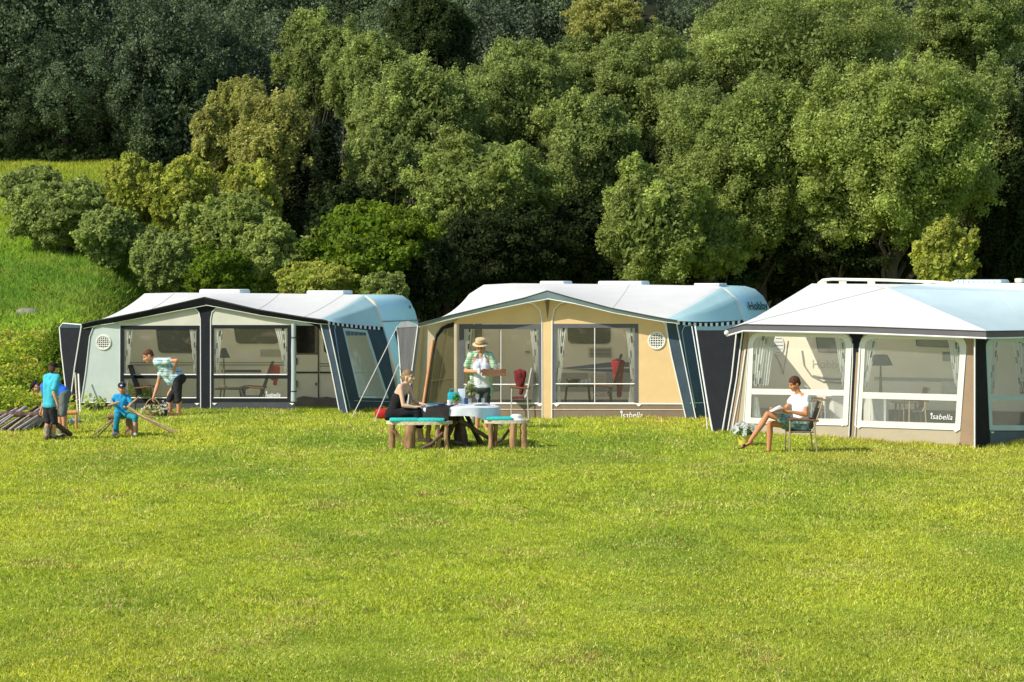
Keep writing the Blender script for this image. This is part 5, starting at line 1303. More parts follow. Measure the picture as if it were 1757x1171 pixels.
P += leg(HP-nr*.05, kl, al, k, toe=(-.2, -1, 0))+leg(HP+nr*.05, kr, ar, k, toe=(.3, -1, 0))
b1 = person('small boy in cap, blue shirt and teal trousers sitting on a log stump', SKIN, P, pt, Vector((HP.x, D, gz(HP.x, D))), voxel=.0065)
blob('shirt', torso(HP+UP*.03, CH, NK-UP*.005, nr, k, .012)+[('c', shl, shl.lerp(ell, .8), .044, .046), ('c', shr_, shr_.lerp(elr, .8), .044, .046)], BLUE, b1, voxel=.008, wrinkle=.006)
blob('trousers', [('c', HP-nr*.04, HP+nr*.04, .085, .085), ('c', HP-nr*.05, kl, .075, .060), ('c', kl, al+UP*.05, .060, .052), ('c', HP+nr*.05, kr, .075, .060), ('c', kr, kr+V(0, 0, -.06), .058, .055)], TEALP, b1, voxel=.008, wrinkle=.006)
HAIRL = mat('blond_hair', (.42, .28, .12), .7, .3, 30); blob('hair', hair_cap(hc_, hF, .80, low=.01), HAIRL, b1, voxel=.007)
CAPM = mat('navy_cap_cloth', (.02, .028, .05), .85, .2)
def cap(hc_, F, k, m, par, badge=True):
    k = k*1.10
    f, u, s_ = F; blob('cap', [('e', hc_+u*.052*k-f*.008*k, (.085*k, .098*k, .070*k), F), ('e', hc_+u*.045*k+f*.115*k, (.062*k, .055*k, .010*k), F)], m, par, voxel=.006, smooth=2)
cap(hc_, hF, .82, CAPM, b1)
MB().ball(hc_+hF[1]*.065+hF[0]*.078, (.022, .008, .016)).build('cap_badge', PIPE, b1)
GREYS = mat('pale_trainer', (.55, .50, .52), .7, .3, 10)
shoe(al, (-.2, -1, 0), k, GREYS, b1, name='shoe', r=.05); shoe(ar, (.3, -1, 0), k, GREYS, b1, name='shoe', r=.05)

# --- boy standing at the left (back to the camera)
D = 37.0; k = .82; TEE = mat('turquoise_cotton', (.06, .46, .60), .85, .12, 5, bump=.8, bscale=12)
hF = frame((.50, .80, -.10)); hc_ = at(92, 633, D); NK = at(89, 644, D); CH = at(87, 660, D); HP = at(86, 696, D); nr = Vector((.85, -.50, 0)).normalized()
shr_, shl = NK+nr*.14-UP*.035, NK-nr*.14-UP*.035
elr, wrr = at(92, 674, D-.12), at(97.5, 691, D-.14); ell, wrl = at(79, 672, D+.10), at(82, 690, D+.16)
hd, pt = head_prims(hc_, hF, .90)
P = hd+[('c', NK, hc_-UP*.04, .042, .044)]+torso(HP, CH, NK, nr, k)
P += arm(shr_, elr, wrr, k*.95, (.2, 0, -.9), (-1, 0, 0), .4, 1)+arm(shl, ell, wrl, k*.95, (.2, 0, -.9), (1, 0, 0), .4, -1)
kl, kr = at(82, 722, D), at(93, 722, D+.02); al, ar = at(80.5, 748, D-.02), at(91, 748, D+.06)
P += leg(HP-nr*.07, kl, al, k, toe=(.2, .9, 0))+leg(HP+nr*.07, kr, ar, k, toe=(.6, .7, 0))
b2 = person('boy in black cap and turquoise tee standing with his back turned', SKIN, P, pt, Vector((HP.x, D, gz(HP.x, D))), voxel=.0070)
blob('shirt', torso(HP+UP*.01, CH, NK-UP*.005, nr, k, .016)+[('c', shr_, shr_.lerp(elr, .75), .056, .060), ('c', shl, shl.lerp(ell, .75), .056, .060)], TEE, b2, voxel=.009, wrinkle=.008)
blob('shorts', [('c', HP-nr*.05, HP+nr*.05, .10, .10), ('c', HP-nr*.07-UP*.04, kl-UP*.02, .085, .066), ('c', HP+nr*.07-UP*.04, kr-UP*.02, .085, .066)], DKS, b2, voxel=.009, wrinkle=.008)
blob('hair', hair_cap(hc_, hF, .88, low=.01), mat('brown_hair', (.10, .05, .025), .8, .3, 30), b2, voxel=.007)
cap(hc_, hF, .92, mat('black_cap_cloth', (.012, .012, .014), .85, .2), b2)
BOOT = mat('brown_boot', (.16, .08, .05), .6, .3, 10)
for a_, t_ in ((al, (.2, .9, 0)), (ar, (.6, .7, 0))):
    shoe(a_, t_, k, BOOT, b2, name='boot', r=.052)
    blob('sock', [('c', a_+UP*.0, a_+UP*.16, .046, .052)], mat('striped_sock', (.12, .06, .05), .9, .8, 20, col2=(.6, .5, .42), stretch=(12, 12, .5)), b2, voxel=.008)

# --- boy bending over behind him (head to the left)
D = 38.6; k = .82
hF = frame((-.60, -.25, -.75), (-.75, 0, .5)); hc_ = at(62, 664, D); NK = at(75, 663, D); CH = at(91, 662, D); HP = at(112, 676, D); nr = Vector((-.1, -1, 0)).normalized()
shn, shf = NK+nr*.13+V(.04, 0, -.02), NK-nr*.13+V(.04, 0, -.02)
eln, wrn = at(78, 686, D-.15), at(74, 706, D-.12); elf, wrf = at(76, 686, D+.14), at(70, 705, D+.12)
hd, pt = head_prims(hc_, hF, .90)
P = hd+[('c', NK, hc_+V(.03, 0, 0), .044, .044)]+torso(HP, CH, NK, nr, k)
P += arm(shn, eln, wrn, k*.95, (-.2, 0, -.9), (1, 0, 0), .7, 1)+arm(shf, elf, wrf, k*.95, (-.2, 0, -.9), (1, 0, 0), .7, -1)
kn, kf = at(108, 708, D-.10), at(102, 708, D+.12); an, af = at(110, 738, D-.10), at(103, 738, D+.12)
P += leg(HP+nr*.08, kn, an, k, toe=(-1, -.1, 0))+leg(HP-nr*.08, kf, af, k, toe=(-1, 0, 0))
b3 = person('boy in royal blue shirt bending over behind the standing boy', SKIN, P, pt, Vector((HP.x, D, gz(HP.x, D))), voxel=.0070)
ROY = mat('royal_blue_cotton', (.02, .17, .75), .85, .1, 5, bump=.8, bscale=12)
blob('shirt', torso(HP+V(-.03, 0, .03), CH, NK, nr, k, .016)+[('c', shn, shn.lerp(eln, .6), .056, .058), ('c', shf, shf.lerp(elf, .6), .056, .058)], ROY, b3, voxel=.009, wrinkle=.008)
blob('shorts', [('c', HP-nr*.05, HP+nr*.05, .105, .105), ('c', HP+nr*.08, kn-UP*.02, .092, .075), ('c', HP-nr*.08, kf-UP*.02, .092, .075)], mat('grey_shorts', (.15, .17, .17), .9, .2, 6, bump=.5), b3, voxel=.009, wrinkle=.008)
blob('hair', hair_cap(hc_, hF, .88, low=.01), mat('brown_hair', (.1, .05, .03)), b3, voxel=.007)
cap(hc_, hF, .92, mat('black_cap_cloth', (.01, .01, .01)), b3)
shoe(an, (-1, -.1, 0), k, BOOT, b3, name='boot', r=.05); shoe(af, (-1, 0, 0), k, BOOT, b3, name='boot', r=.05)
# ------------------------------------------------------------------ picnic set
LOGB = mat('log_bark', (.17, .085, .04), .95, .55, 7, bump=1.0, bscale=16, stretch=(1, 1, .22), col2=(.58, .34, .17))
LOGD = mat('dark_log_bark', (.07, .045, .032), .95, .5, 8, bump=1.0, bscale=16, stretch=(1, 1, .25), col2=(.19, .13, .09))
LOGE = mat('cut_wood', (.62, .44, .26), .85, .2, 12, bump=.3)
BIRCHB = mat('birch_edge', (.66, .56, .40), .85, .3, 18, bump=.5)
def log(mb, a, b, r0, r1, n=10, wob=.012):
    a = Vector(a); b = Vector(b); k = 6; L = (b-a).length
    pts = [a.lerp(b, i/k)+(Vector((random.uniform(-1, 1), random.uniform(-1, 1), random.uniform(-1, 1)))*wob*(1 if 0 < i < k else .2)) for i in range(k+1)]
    mb.tube(pts, [(r0+(r1-r0)*i/k)*random.uniform(.93, 1.08) for i in range(k+1)], n); return mb
def bench(label, x0p, x1p, seat_py, D, bend, legs, braces):
    """half-log bench with a rounded plank seat; bend bows the ends away from the camera"""
    a = at(x0p, seat_py, D); b = at(x1p, seat_py, D); c = (a+b)/2; g = gz(c.x, D); L = (b.x-a.x)
    root = empty('log_bench', (c.x, D+.15, g), label, 'bench', 'rustic log benches around the picnic table')
    mb = MB(); n = 16; top = []; bot = []; w = .36; th = .055
    pf = []; pb = []
    for i in range(n+1):
        t = i/n*2-1; x = c.x+t*L/2; e = math.sqrt(max(0, 1-abs(t)**6)); yb = D+bend*t*t
        pf.append((x, yb+w/2-w/2*e, 0)); pb.append((x, yb+w/2+w/2*e, 0))
    out = pf+pb[::-1]
    T_ = [mb.bm.verts.new((p[0], p[1], a.z)) for p in out]; B_ = [mb.bm.verts.new((p[0], p[1], a.z-th)) for p in out]
    mb.bm.faces.new(T_); mb.bm.faces.new(B_[::-1])
    for i in range(len(out)): mb.bm.faces.new((T_[i-1], T_[i], B_[i], B_[i-1]))
    mb.build('seat', BIRCHB, root, smooth=False)
    for (px, dy, r) in legs:
        p = at(px, seat_py, D); log(MBx := MB(), (p.x, D+dy, g-.03), (p.x+random.uniform(-.015, .015), D+dy, a.z-th), r*.78, r*.72, 12).build('leg', LOGB, root)
    for (pa, za, pb_, zb, dy) in braces:
        p = at(pa, 700, D).x; q = at(pb_, 700, D).x
        mb = MB(); m_ = Vector(((p+q)/2, D+dy, g+(za+zb)/2-.05)); mb.tube([(p, D+dy, g+za), m_, (q, D+dy, g+zb)], [.034, .028, .024], 8); mb.build('brace', LOGD if pa > 690 else LOGB, root)
    return root
bench('long rustic log bench with two turquoise cushions left of the picnic table', 661, 776, 724, 34.75, .10, ((672, .10, .075), (703, .06, .13), (735, .30, .06), (752, .10, .06), (765, .12, .05)), ((676, .34, 700, .08, .03), (722, .02, 760, .30, .02)))
bench('short rustic log bench with a cushion and white hat right of the picnic table', 826, 910, 722, 35.0, .08, ((842, .06, .06), (850, .10, .05), (880, .05, .085), (899, .10, .08)), ((852, .10, 874, .32, .25),))
TQ = mat('turquoise_quilt', (.04, .60, .56), .85, .12, 30, bump=1.0, bscale=55)
def cushion(px, py, D, w, d, label, rz=0, h=.055):
    c = at(px, py, D); mb = MB(); mb.box(c+UP*h*.5, (w, d, h), Matrix.Rotation(rz, 3, 'Z'), bev=h*.45)
    o = mb.build('seat_cushion', TQ, None, origin=c); tag(o, label, 'cushion'); return o
s35 = FPX/34.95
cushion(693, 723.2, 34.93, .50, .32, 'turquoise cushion on the left end of the long log bench, beside the woman', .05)
cushion(740, 723.2, 34.93, .47, .32, 'turquoise cushion on the right end of the long log bench', -.03)
cushion(857, 721, 35.17, .46, .30, 'turquoise cushion on the short log bench right of the table', .04)
c = at(886, 720.5, 35.2); mb = MB(); mb.lathe(c, [(.155, 0), (.15, .012), (.105, .022), (.10, .07), (.07, .095), (.001, .10)], 22)
o = mb.build('sun_hat', mat('white_felt', (.80, .80, .76), .9, .05, 20, bump=.4), None, origin=c); tag(o, 'white sun hat lying on the right end of the short log bench', 'hat')

TD = 35.75; tc = at(787, 700, TD); tg = gz(tc.x, TD); TH = at(787, 695.5, TD).z; TR = .70
root = empty('picnic_table', (tc.x, TD, tg), 'round rustic picnic table on crossed dark branches under a white cloth', 'table')
mb = MB(); mb.lathe((tc.x, TD, TH-.05), [(TR-.03, 0), (TR-.03, .045)], 30); mb.build('tabletop', BIRCHB, root)
for (dx, dy, r0) in ((-.16, -.30, .075), (.10, -.34, .07), (-.30, .1, .06), (.28, .12, .06), (.0, -.12, .10)):
    mb = MB(); log(mb, (tc.x+dx*1.5, TD+dy*1.5, tg-.03), (tc.x+dx*.25, TD+dy*.35, TH-.05), r0*.85, r0*.6, 10, .02); mb.build('leg', LOGD, root)
for (a_, b_) in (((.02, -.42, .48), (.62, -.35, .10)), ((-.02, -.42, .46), (-.42, -.38, .08)), ((-.3, -.4, .10), (.25, -.40, .06))):
    mb = MB(); log(mb, (tc.x+a_[0], TD+a_[1], tg+a_[2]), (tc.x+b_[0], TD+b_[1], tg+b_[2]), .04, .032, 8, .012); mb.build('brace', LOGD, root)
def cloth(name, cx, cy, z, R, drop, m, label, seed, a0=0, a1=2*PI, cat='tablecloth', square=.35):
    mb = MB(); n = 72; rings = []
    for j in range(12):
        row = []
        for i in range(n+1):
            t = i/n; a = a0+(a1-a0)*t
            dd = drop(a); s_ = j/11
            if s_ < .5: r = R*s_*2; zz = z+.004*math.sin(a*5+seed)
            else:
                q = (s_-.5)*2; r = R+.02+.055*q*(.5+.5*math.sin(a*11+seed))*(.4+dd)+.03*q; zz = z-dd*q
            row.append(mb.bm.verts.new((cx+r*math.cos(a), cy+r*math.sin(a), zz)))
        rings.append(row)
    for j in range(11):
        for i in range(n): 
            try: mb.bm.faces.new((rings[j][i], rings[j][i+1], rings[j+1][i+1], rings[j+1][i]))
            except ValueError: pass
    o = mb.build(name, m, None, origin=(cx, cy, z)); return tag(o, label, cat)
WCL = mat('white_tablecloth', (.80, .83, .86), .85, .04, 5, bump=.4, bscale=10, transl=.1)
cloth('tablecloth', tc.x, TD, TH+.006, TR, lambda a: .13+.25*abs(math.cos(a))**1.6+.02*math.sin(a*7), WCL, 'white cloth hanging in folds over the round picnic table', 1.3)
cloth('table_runner', tc.x-.05, TD-.005, TH+.013, TR+.035, lambda a: .27+.02*math.sin(a*3), mat('black_runner', (.018, .014, .013), .8, .3, 6, bump=.4), 'black cloth hanging over the front left of the picnic table', 2.1, a0=PI*1.27, a1=PI*1.46)
# things on the table
TZ = TH+.022
def on_table(px, dy): p = at(px, 695, TD+dy); return Vector((p.x, TD+dy, TZ))
def plate(px, dy, r, m, label):
    c = on_table(px, dy); mb = MB(); mb.lathe(c, [(r*.6, 0), (r*.65, .004), (r, .018), (r*.98, .022), (r*.6, .010), (.001, .009)], 22); tag(mb.build('plate', m, None, origin=c), label, 'plate')
TQP = mat('turquoise_china', (.02, .45, .55), .3, .1); DBP = mat('dark_blue_china', (.02, .07, .17), .3, .2); WCH = mat('white_ceramic', (.8, .8, .8))
plate(741, -.25, .13, TQP, 'turquoise plate at the left of the table in front of the woman')
plate(757, -.30, .11, DBP, 'dark blue plate right of the turquoise plate'); plate(824, -.15, .15, WCH, 'white plate at the right of the table under the wine glass')
plate(770, -.05, .11, mat('black_plate', (.02, .02, .02), .4), 'black plate near the middle of the table')
def mug(px, dy, m, label, h=.09, r=.04):
    c = on_table(px, dy); mb = MB(); mb.lathe(c, [(r*.9, 0), (r, h), (r*.9, h), (r*.8, .01)], 16)
    mb.tube([c+V(r*.9, 0, h*.8), c+V(r*1.7, 0, h*.65), c+V(r*1.7, 0, h*.35), c+V(r*.9, 0, h*.2)], .007, 6); tag(mb.build('mug', m, None, origin=c), label, 'mug')
mug(771, -.40, WCH, 'white mug at the front of the table near the plant pot'); mug(800, .05, DBP, 'dark mug right of the upright white card on the table', .10)
c = on_table(776, .1); mb = MB(); mb.box(c+UP*.10, (.16, .10, .20), bev=.02); mb.tube([c+V(-.05, 0, .19), c+V(-.04, 0, .26), c+V(.04, 0, .26), c+V(.05, 0, .19)], .008, 6)
tag(mb.build('gift_bag', TQP, None, origin=c), 'turquoise bag standing behind the small potted plant on the table', 'bag')
c = on_table(792, .15); mb = MB(); mb.box(c+UP*.13, (.13, .02, .26), bev=.004); tag(mb.build('menu_card', mat('pale_card', (.62, .72, .80), .6), None, origin=c), 'upright pale blue card standing on the table beside the plant', 'card')
glass(on_table(819, -.12), 'stemmed wine glass on the table in front of the man', wine=True); glass(on_table(829, -.02), 'short tumbler beside the wine glass on the table', .10, .035); glass(on_table(806, -.28), 'tumbler standing alone at the front of the table', .11, .033)
def leafy(name, c, R, n, ls, pal, label, cat, pot_r=None, pot_h=0, pot_m=None, fl=None, seed=1, up=1.0, partname='foliage'):
    rg = np.random.default_rng(seed); root = empty(name, c, label, cat); c = Vector(c)
    if pot_r: mb = MB(); mb.lathe(c, [(pot_r*.72, 0), (pot_r, pot_h), (pot_r*1.08, pot_h), (pot_r*1.08, pot_h-.02*1), (pot_r*.9, pot_h-.01)] if False else [(pot_r*.72, 0), (pot_r*.98, pot_h*.86), (pot_r*1.08, pot_h*.86), (pot_r*1.08, pot_h), (pot_r*.9, pot_h), (.001, pot_h*.9)], 18); mb.build('pot', pot_m, root)
    d = unit(rg.normal(size=(n, 3))); d[:, 2] = np.abs(d[:, 2])*up; R = np.array(R)
    p = np.array(c)+np.array([0, 0, pot_h])+d*R*(.45+.55*rg.random((n, 1)))
    col = np.array(pal[0])*(1-rg.random((n, 1)))+np.array(pal[1])*rg.random((n, 1))
    link(partname, np_mesh(partname, leaf_quads(p, unit(d+rg.normal(size=(n, 3))*.6), rg.uniform(.6, 1.2, n)*ls), 4, col), LEAF, root)
    if fl:
        col_, m, fs = fl; d = unit(rg.normal(size=(m, 3))); d[:, 2] = np.abs(d[:, 2])*1.1; p = np.array(c)+np.array([0, 0, pot_h])+d*R*1.05
        q = []
        for k_ in range(5): q.append(leaf_quads(p+rg.normal(size=(m, 3))*fs*.5, unit(d+rg.normal(size=(m, 3))*.5), np.full(m, fs), .8))
        q = np.concatenate(q); link('blossom', np_mesh('blossom', q, 4, np.tile(np.array(col_), (len(q), 1))*rg.uniform(.8, 1.05, (len(q), 1))), LEAF, root)
    return root
TERRA = mat('terracotta', (.45, .20, .10), .8, .15)
leafy('potted_plant', on_table(783, -.30), (.085, .085, .12), 260, .022, ((.05, .30, .05), (.20, .55, .12)), 'small green plant in a terracotta pot at the front of the table', 'plant', .04, .075, TERRA, seed=3)
pv = on_table(808, .28); leafy('bouquet', pv, (.12, .12, .26), 420, .026, ((.10, .16, .04), (.45, .48, .25)), 'tall leafy bouquet in a dark vase at the back of the table', 'plant', .05, .14, BROWN, fl=((.85, .82, .70), 16, .02), seed=5)
# beach ball behind the table
bp = base_at(803, 735); R_ = .165; bm = bmesh.new(); bmesh.ops.create_uvsphere(bm, u_segments=24, v_segments=14, radius=R_)
for f in bm.faces: f.material_index = int((math.atan2(f.calc_center_median().y, f.calc_center_median().x)+PI)/(2*PI)*6) % 3
bmesh.ops.rotate(bm, verts=bm.verts, cent=(0, 0, 0), matrix=Matrix.Rotation(.5, 3, 'X') @ Matrix.Rotation(.7, 3, 'Y')); bmesh.ops.translate(bm, verts=bm.verts, vec=bp+UP*R_)
me = bpy.data.meshes.new('beach_ball'); bm.to_mesh(me); bm.free(); me.polygons.foreach_set('use_smooth', [True]*len(me.polygons))
tag(link('beach_ball', me, [mat('lime_vinyl', (.40, .62, .06), .35), mat('white_vinyl', (.82, .84, .76), .35), mat('green_vinyl', (.10, .48, .12), .35)], None, origin=bp), 'lime, green and white striped ball in the grass behind the picnic table', 'ball')

# ------------------------------------------------------------------ left side: wood, sticks, basket
g0 = base_at(226, 747); mb = MB(); log(mb, g0-UP*.03, g0+UP*.31, .125, .115, 14, .006)
st = empty('log_stump', g0, 'upright brown log stump the small boy sits on', 'stump'); mb.build('trunk', LOGB, st)
MB().lathe(g0+UP*.312, [(.001, 0), (.112, .0), (.112, .006), (.001, .008)], 16).build('cut_top', LOGE, st)
q0 = base_at(192, 745); mb = MB(); a_ = at(186, 716, 38.3); b_ = at(212, 714, 38.25); b_.y += .1
lg = empty('sawn_log', (a_.x, a_.y, gz(a_.x, a_.y)), 'short pale ended log lying behind the left leg of the small boy', 'log'); log(mb, a_, b_, .062, .06, 12, .004).build('bark_log', LOGB, lg)
MB().lathe(a_+V(-.004, -.002, 0), [(.001, .004), (.058, .002), (.058, -.002)], 14, (a_-b_)).build('cut_end', LOGE, lg)
mb = MB(); log(mb, (a_.x+.12, a_.y+.03, gz(a_.x, a_.y)-.03), a_+V(.12, .03, -.05), .07, .065, 10).build('support_log', LOGB, lg)
STK = mat('pale_stick', (.50, .36, .20), .8, .35, 14, bump=.4); STKD = mat('brown_stick', (.22, .13, .08), .85, .3, 14)
def stick(pts, r, label, m=STK, group=None):
    P_ = [at(x, y, d) for x, y, d in pts]
    for p in P_:
        p.z = max(p.z, gz(p.x, p.y)+r)
    mb = MB(); mb.tube(P_, [r*(1.1-.35*i/(len(P_)-1)) for i in range(len(P_))], 7)
    tag(mb.build('stick', m, None, origin=min(P_, key=lambda p: p.z).copy()), label, 'stick', group)
stick([(221, 699, 37.8), (243, 713, 37.75), (267, 717, 37.8)], .016, 'shortest pale stick reaching right from the hand of the sitting boy')
stick([(222, 702, 37.85), (245, 715, 37.7), (275, 728, 37.6), (306, 742, 37.6)], .016, 'long pale stick of the right hand bundle ending farthest right')
stick([(223, 704, 37.9), (248, 718, 37.7), (272, 731, 37.5), (297, 744, 37.4)], .018, 'long dark stick of the right hand bundle ending nearest the camera', STKD)
stick([(222, 703, 37.95), (250, 718, 37.9), (283, 736, 37.8), (300, 741, 37.8)], .013, 'thin pale stick in the middle of the right hand bundle')
stick([(192, 721, 38.1), (176, 734, 37.8), (159, 747, 37.6)], .016, 'long pale stick pointing down left beside the sitting boy')
stick([(193, 723, 38.0), (181, 736, 37.7), (167, 750, 37.3)], .015, 'second stick pointing down left, nearer the sitting boy', STKD)
stick([(205, 690, 37.82), (194, 693, 37.80), (185, 696, 37.8)], .020, 'short white stick held level in the right hand of the sitting boy')
stick([(219, 699, 37.83), (228, 690, 37.8), (239, 681, 37.8)], .020, 'stick the sitting boy points up to the right')
stick([(194, 692, 37.9), (187, 677, 38.1), (180, 670, 38.2)], .007, 'very thin twig sticking up behind the right arm of the sitting boy')
stick([(175, 718, 38.2), (186, 716, 38.0), (195, 714, 38.0)], .014, 'stub of a stick left of the pale sawn log', STKD)
# basket of white flowers
bp = base_at(262, 711); bp = at(262, 711, 43.9); bp.z = gz(bp.x, bp.y)
WIK = mat('wicker', (.40, .27, .13), .85, .35, 30, bump=1.0, bscale=50)
rt_ = leafy('flower_basket', bp, (.26, .2, .17), 260, .03, ((.16, .26, .05), (.40, .50, .15)), 'wicker basket of white and yellow flowers under the hand of the bending man', 'basket', fl=((.90, .88, .60), 42, .024), seed=8, pot_h=.06)
mb = MB(); mb.lathe(bp, [(.13, 0), (.17, .12), (.18, .15), (.165, .15), (.12, .02)], 20); mb.build('basket_body', WIK, rt_)
mb = MB(); mb.tube([bp+V(.17*math.cos(t), 0, .13+.26*math.sin(t)) for t in np.linspace(0, PI, 13)], .014, 6); mb.build('handle', WIK, rt_)
bp2 = at(281, 711, 43.95); bp2.z = gz(bp2.x, bp2.y)
leafy('potted_flowers', bp2, (.11, .11, .15), 120, .022, ((.05, .07, .03), (.2, .22, .1)), 'dark pot of white flowers beside the flower basket at the feet of the bending man', 'plant', .09, .14, TRIM, fl=((.88, .84, .82), 12, .030), seed=9)
# flower pot beside the reading woman
bp = base_at(1276, 766); leafy('flower_pot', bp, (.20, .17, .18), 380, .03, ((.12, .26, .06), (.35, .50, .20)), 'yellow pot of white flowers in front of the right awning, left of the reading woman', 'plant', .115, .19, mat('yellow_glaze', (.62, .56, .10), .4, .1), fl=((.92, .92, .92), 60, .028), seed=12, up=1.2)
# stack of poles at the far left
POLE = mat('weathered_pole', (.48, .40, .34), .9, .3, 9, bump=.6, stretch=(1, 1, .2), col2=(.72, .64, .56))
POLED = mat('dark_pole', (.09, .045, .03), .9, .4, 9, stretch=(1, 1, .2)); pr = random.Random(5)
for i in range(22):
    x0 = -42+i*6.2
    a_ = base_at(x0, 741-max(0, i-12)*1.0+pr.uniform(-1, 1)); a_.z += .02+.012*(i % 3)
    b_ = at(min(x0+62+pr.uniform(-6, 6), 96), 699+pr.uniform(-1.0, 2.5), a_.y+1.3)
    mb = MB(); mb.tube([a_, a_.lerp(b_, .5)+V(0, 0, .01), b_], .026, 7); o = mb.build('wooden_pole', POLE if i % 2 else POLED, None, origin=(a_.x, a_.y, gz(a_.x, a_.y)))
    tag(o, ['thin dark brown pole leaning in the stack at the far left', 'thin pale weathered pole leaning in the stack at the far left'][i % 2], 'pole', ['dark poles stacked at the far left', 'pale poles stacked at the far left'][i % 2])
ra = base_at(-40, 716); rb = at(100, 712, 40.6); 
mb = MB(); log(mb, at(-45, 712, 40.2), at(98, 711, 39.8), .06, .055, 10); o = mb.build('support_beam', LOGD, None); tag(o, 'dark log lying under the stack of poles at the far left', 'log')
mb = MB(); mb_a, mb_b = at(111, 709, 39.8), at(132, 708, 39.8); log(mb, mb_a, mb_b, .045, .042, 10, .003)
for px in (113, 131):
    p = at(px, 709, 39.8); log(mb, (p.x, 39.8, gz(p.x, 39.8)-.03), (p.x, 39.8, p.z), .03, .028, 8, .003)
tag(mb.build('wooden_rail', mat('orange_log', (.60, .28, .12), .7, .2, 8, bump=.4), None, origin=(p.x, 39.8, gz(p.x, 39.8))), 'low orange log rail behind the bending boy, at the awning corner', 'rail')
p = base_at(134, 718); mb = MB(); mb.tube([p, at(129, 640, p.y+.3)], .02, 7); tag(mb.build('wooden_staff', BIRCHB, None, origin=p), 'thin pale staff stuck upright at the left awning corner', 'stick')
# split logs and stones by the standing boy
for (x0, y0, x1, y1, r, lb) in ((96, 728, 121, 750, .05, 'dark log leaning down to the right beside the boots of the standing boy'), (84, 749, 88, 726, .022, 'striped stick standing at the left boot of the standing boy'), (102, 752, 118, 741, .035, 'short split log lying beside the stones near the standing boy')):
    a_ = at(x0, y0, 37.1); b_ = base_at(x1, max(y1, 745)) if y1 > 735 else at(x1, y1, 36.9); a_.z = max(a_.z, gz(a_.x, a_.y)+r); b_.z = max(b_.z, gz(b_.x, b_.y)+r)
    mb = MB(); log(mb, a_, b_, r, r*.9, 9, .005); tag(mb.build('split_log', LOGD, None, origin=(b_.x, b_.y, gz(b_.x, b_.y))), lb, 'log')
for (px, py, r, lb, m) in ((98, 746, .09, 'pale round stone at the feet of the standing boy', 'stone_grey'), (107, 751, .07, 'smaller pale stone in front of the round one near the standing boy', 'stone_grey'), (128, 727, .11, 'bluish grey stone in the grass right of the two boys', 'stone_blue')):
    p = base_at(px, py); mm = MATS[m] if m in MATS else mat(m, (.25, .36, .38), .9, .3, 6)
    mb = MB(); mb.ball(p+UP*r*.35, (r*1.3, r, r*.7), sub=2); mb.jitter(r*.08); tag(mb.build('stone', mm, None, origin=p), lb, 'stone')
# red bag behind the woman
p = at(655, 709, 43.4); p.z = gz(p.x, p.y); mb = MB(); mb.box(p+UP*.12, (.30, .2, .20), bev=.07); mb.tube([p+V(-.08, 0, .21), p+V(-.05, 0, .27), p+V(.05, 0, .27), p+V(.08, 0, .21)], .01, 6)
tag(mb.build('sports_bag', mat('red_nylon', (.55, .02, .02), .6, .1, bump=.5), None, origin=p), 'red bag in the grass behind the woman at the table', 'bag')

# ------------------------------------------------------------------ inside the awnings
def inside_table(px0, px1, py, D, label, m, legm, w=.7, gm=None):
    a = at(px0, py, D); b = at(px1, py, D); c = (a+b)/2; g = gz(c.x, D); root = empty('camping_table', (c.x, D, g), label, 'table')
    MB().box(c, (b.x-a.x, w, .03), bev=.008).build('tabletop', m, root)
    for sx in (-1, 1):
        for sy in (-1, 1): MB().tube([c+V(sx*(b.x-a.x)*.30, sy*w*.4, -.01), V(c.x+sx*(b.x-a.x)*.38, D+sy*w*.42, g)], .018, 6).build('leg', legm, root)
    return root
BLKM = mat('black_metal', (.02, .02, .02), .4); DTOP = mat('dark_tabletop', (.06, .055, .05), .5, .2)
inside_table(372, 425, 667, 46.2, 'dark folding table behind the right window of the left awning', DTOP, BLKM)
inside_table(960, 1022, 662, 43.6, 'dark table with a bowl behind the right window of the middle awning', DTOP, BLKM)
armchair(418, 448, 680, 46.0, 'black camping chair behind the right window of the left awning', BLKM, CHAR, lean=.26, back_h=.78)
armchair(262, 240, 680, 46.3, 'dark camping chair behind the left window of the left awning', BLKM, CHAR, lean=.22, back_h=.7)
armchair(1020, 1045, 678, 42.9, 'high backed brown chair behind the right window of the middle awning', BLKM, mat('khaki_cloth', (.17, .14, .09), .9, .15), lean=.26, back_h=.85)
armchair(878, 902, 682, 42.9, 'folding chair with a maroon back behind the left window of the middle awning', STEEL, mat('maroon_cloth', (.16, .02, .025), .9, .2), lean=.12, back_h=.6)
def jacket(px, py, D, w, h, m, label):
    c = at(px, py, D); g = gz(c.x, D)
    o = blob('jacket', [('c', c+V(-w*.3, 0, 0), c+V(w*.3, 0, 0), .06, .06), ('c', c+V(-w*.25, 0, -.05), c+V(-w*.05, 0, -h*.6), .07, .07), ('c', c+V(w*.25, 0, -.05), c+V(w*.1, 0, -h), .07, .05), ('c', c+V(0, 0, 0), c+V(w*.05, 0, -h*.6), .08, .08)], m, None, origin=c, voxel=.015, wrinkle=.02)
    tag(o, label, 'jacket')
jacket(470, 632, 46.0, .30, .35, mat('red_fleece', (.62, .03, .015), .9, .2, bump=.5), 'red jacket hung over the black camping chair in the left awning')
jacket(1060, 622, 42.8, .28, .70, mat('crimson_fleece', (.33, .01, .015), .9, .2), 'long crimson jacket hung over the high backed chair in the middle awning')
jacket(892, 640, 42.85, .26, .42, MATS['maroon_cloth'], 'maroon jacket over the folding chair behind the hat man')
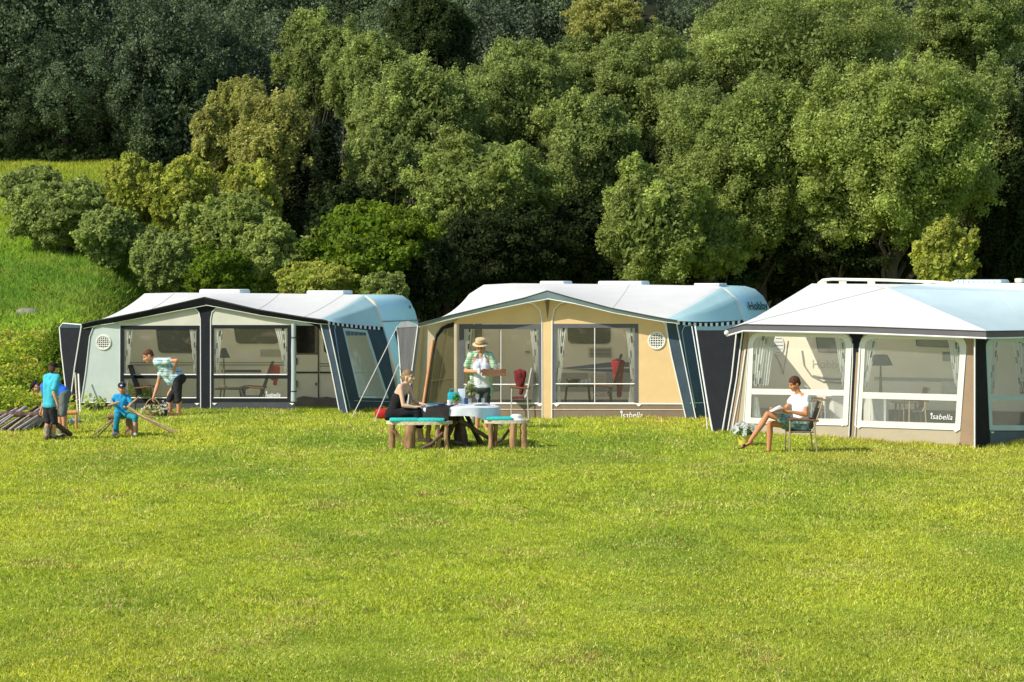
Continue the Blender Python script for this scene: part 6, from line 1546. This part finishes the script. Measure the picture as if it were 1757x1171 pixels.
c = at(983, 660, 43.5); MB_ = MB(); MB_.lathe(c, [(.07, 0), (.17, .11), (.165, .12), (.06, .02)], 20); tag(MB_.build('bowl', mat('dark_red_bowl', (.07, .015, .012), .4), None, origin=c), 'dark red bowl on the table inside the middle awning', 'bowl')
for k_, px in enumerate((999, 1006, 1012)):
    c = at(px, 660, 43.4+.05*k_); MB_ = MB(); MB_.lathe(c, [(.03, 0), (.035, .09+.02*k_), (.03, .09)], 12); tag(MB_.build('cup', WCH, None, origin=c), ['short white cup next to the dark red bowl', 'white cup in the middle of the three beside the bowl', 'tallest white cup, farthest from the dark red bowl'][k_], 'cup')
# lamp, covered tables and chairs in the right awning
def lamp(px, py, D, label, w0, w1, h, basez):
    c = at(px, py, D); g = gz(c.x, D); root = empty('table_lamp', (c.x, D, basez), label, 'lamp')
    MB().lathe(c-UP*h/2, [(w1, 0), (w0, h), (w0*.97, h), (w1*.97, 0)], 20).build('lamp_shade', mat('dark_shade', (.05, .06, .055), .8), root)
    MB().tube([(c.x, D, basez), c], [.035, .01], 8).build('stem', BROWN, root)
    MB().lathe((c.x, D, basez), [(.08, 0), (.08, .02), (.03, .04)], 16).build('base', BROWN, root)
WT2 = mat('white_table_linen', (.78, .76, .70), .85, .05, 4, bump=.4)
def draped(px0, px1, py, D, label, w=.7):
    a = at(px0, py, D); b = at(px1, py, D); c = (a+b)/2; g = gz(c.x, D); root = empty('covered_table', (c.x, D, g), label, 'table')
    mb = MB(); L = (b.x-a.x)/2; n = 60; rows = []
    for j in range(7):
        row = []
        for i in range(n):
            t = 2*PI*i/n; ex = .3; cx = math.copysign(abs(math.cos(t))**ex, math.cos(t)); sy = math.copysign(abs(math.sin(t))**ex, math.sin(t))
            gr = 1+.05*(j/6)*math.sin(t*13); row.append(mb.bm.verts.new((c.x+L*cx*gr, D+w/2*sy*gr, c.z-(c.z-g-.12)*j/6)))
        rows.append(row)
    mb.bm.faces.new(rows[0])
    for j in range(6):
        for i in range(n): mb.bm.faces.new((rows[j][i-1], rows[j][i], rows[j+1][i], rows[j+1][i-1]))
    mb.build('table_linen', WT2, root)
draped(1486, 1520, 683, 37.6, 'table under white linen behind the second window of the right awning')
draped(1420, 1452, 682, 38.4, 'table under white linen behind the first window of the right awning')
lamp(1511, 618, 37.9, 'table lamp with a dark cone shade behind the second window of the right awning', .13, .23, .20, at(1511, 683, 37.6).z+.005)
WOODF = mat('light_wood', (.50, .36, .20), .6, .15, 8)
armchair(1556, 1580, 705, 37.2, 'wooden chair with a khaki back behind the second window of the right awning', WOODF, MATS['khaki_cloth'], lean=.10, back_h=.42)
armchair(1412, 1392, 705, 37.9, 'pale framed chair behind the first window of the right awning', STEEL, CHB, lean=.10, back_h=.45)
inside_table(1530, 1585, 690, 37.9, 'low wooden table behind the second window of the right awning', WOODF, WOODF, .5)
lamp(384, 606, 46.6, 'lamp with a dark red cone shade in the left awning', .05, .15, .22, at(384, 667, 46.2).z+.016)
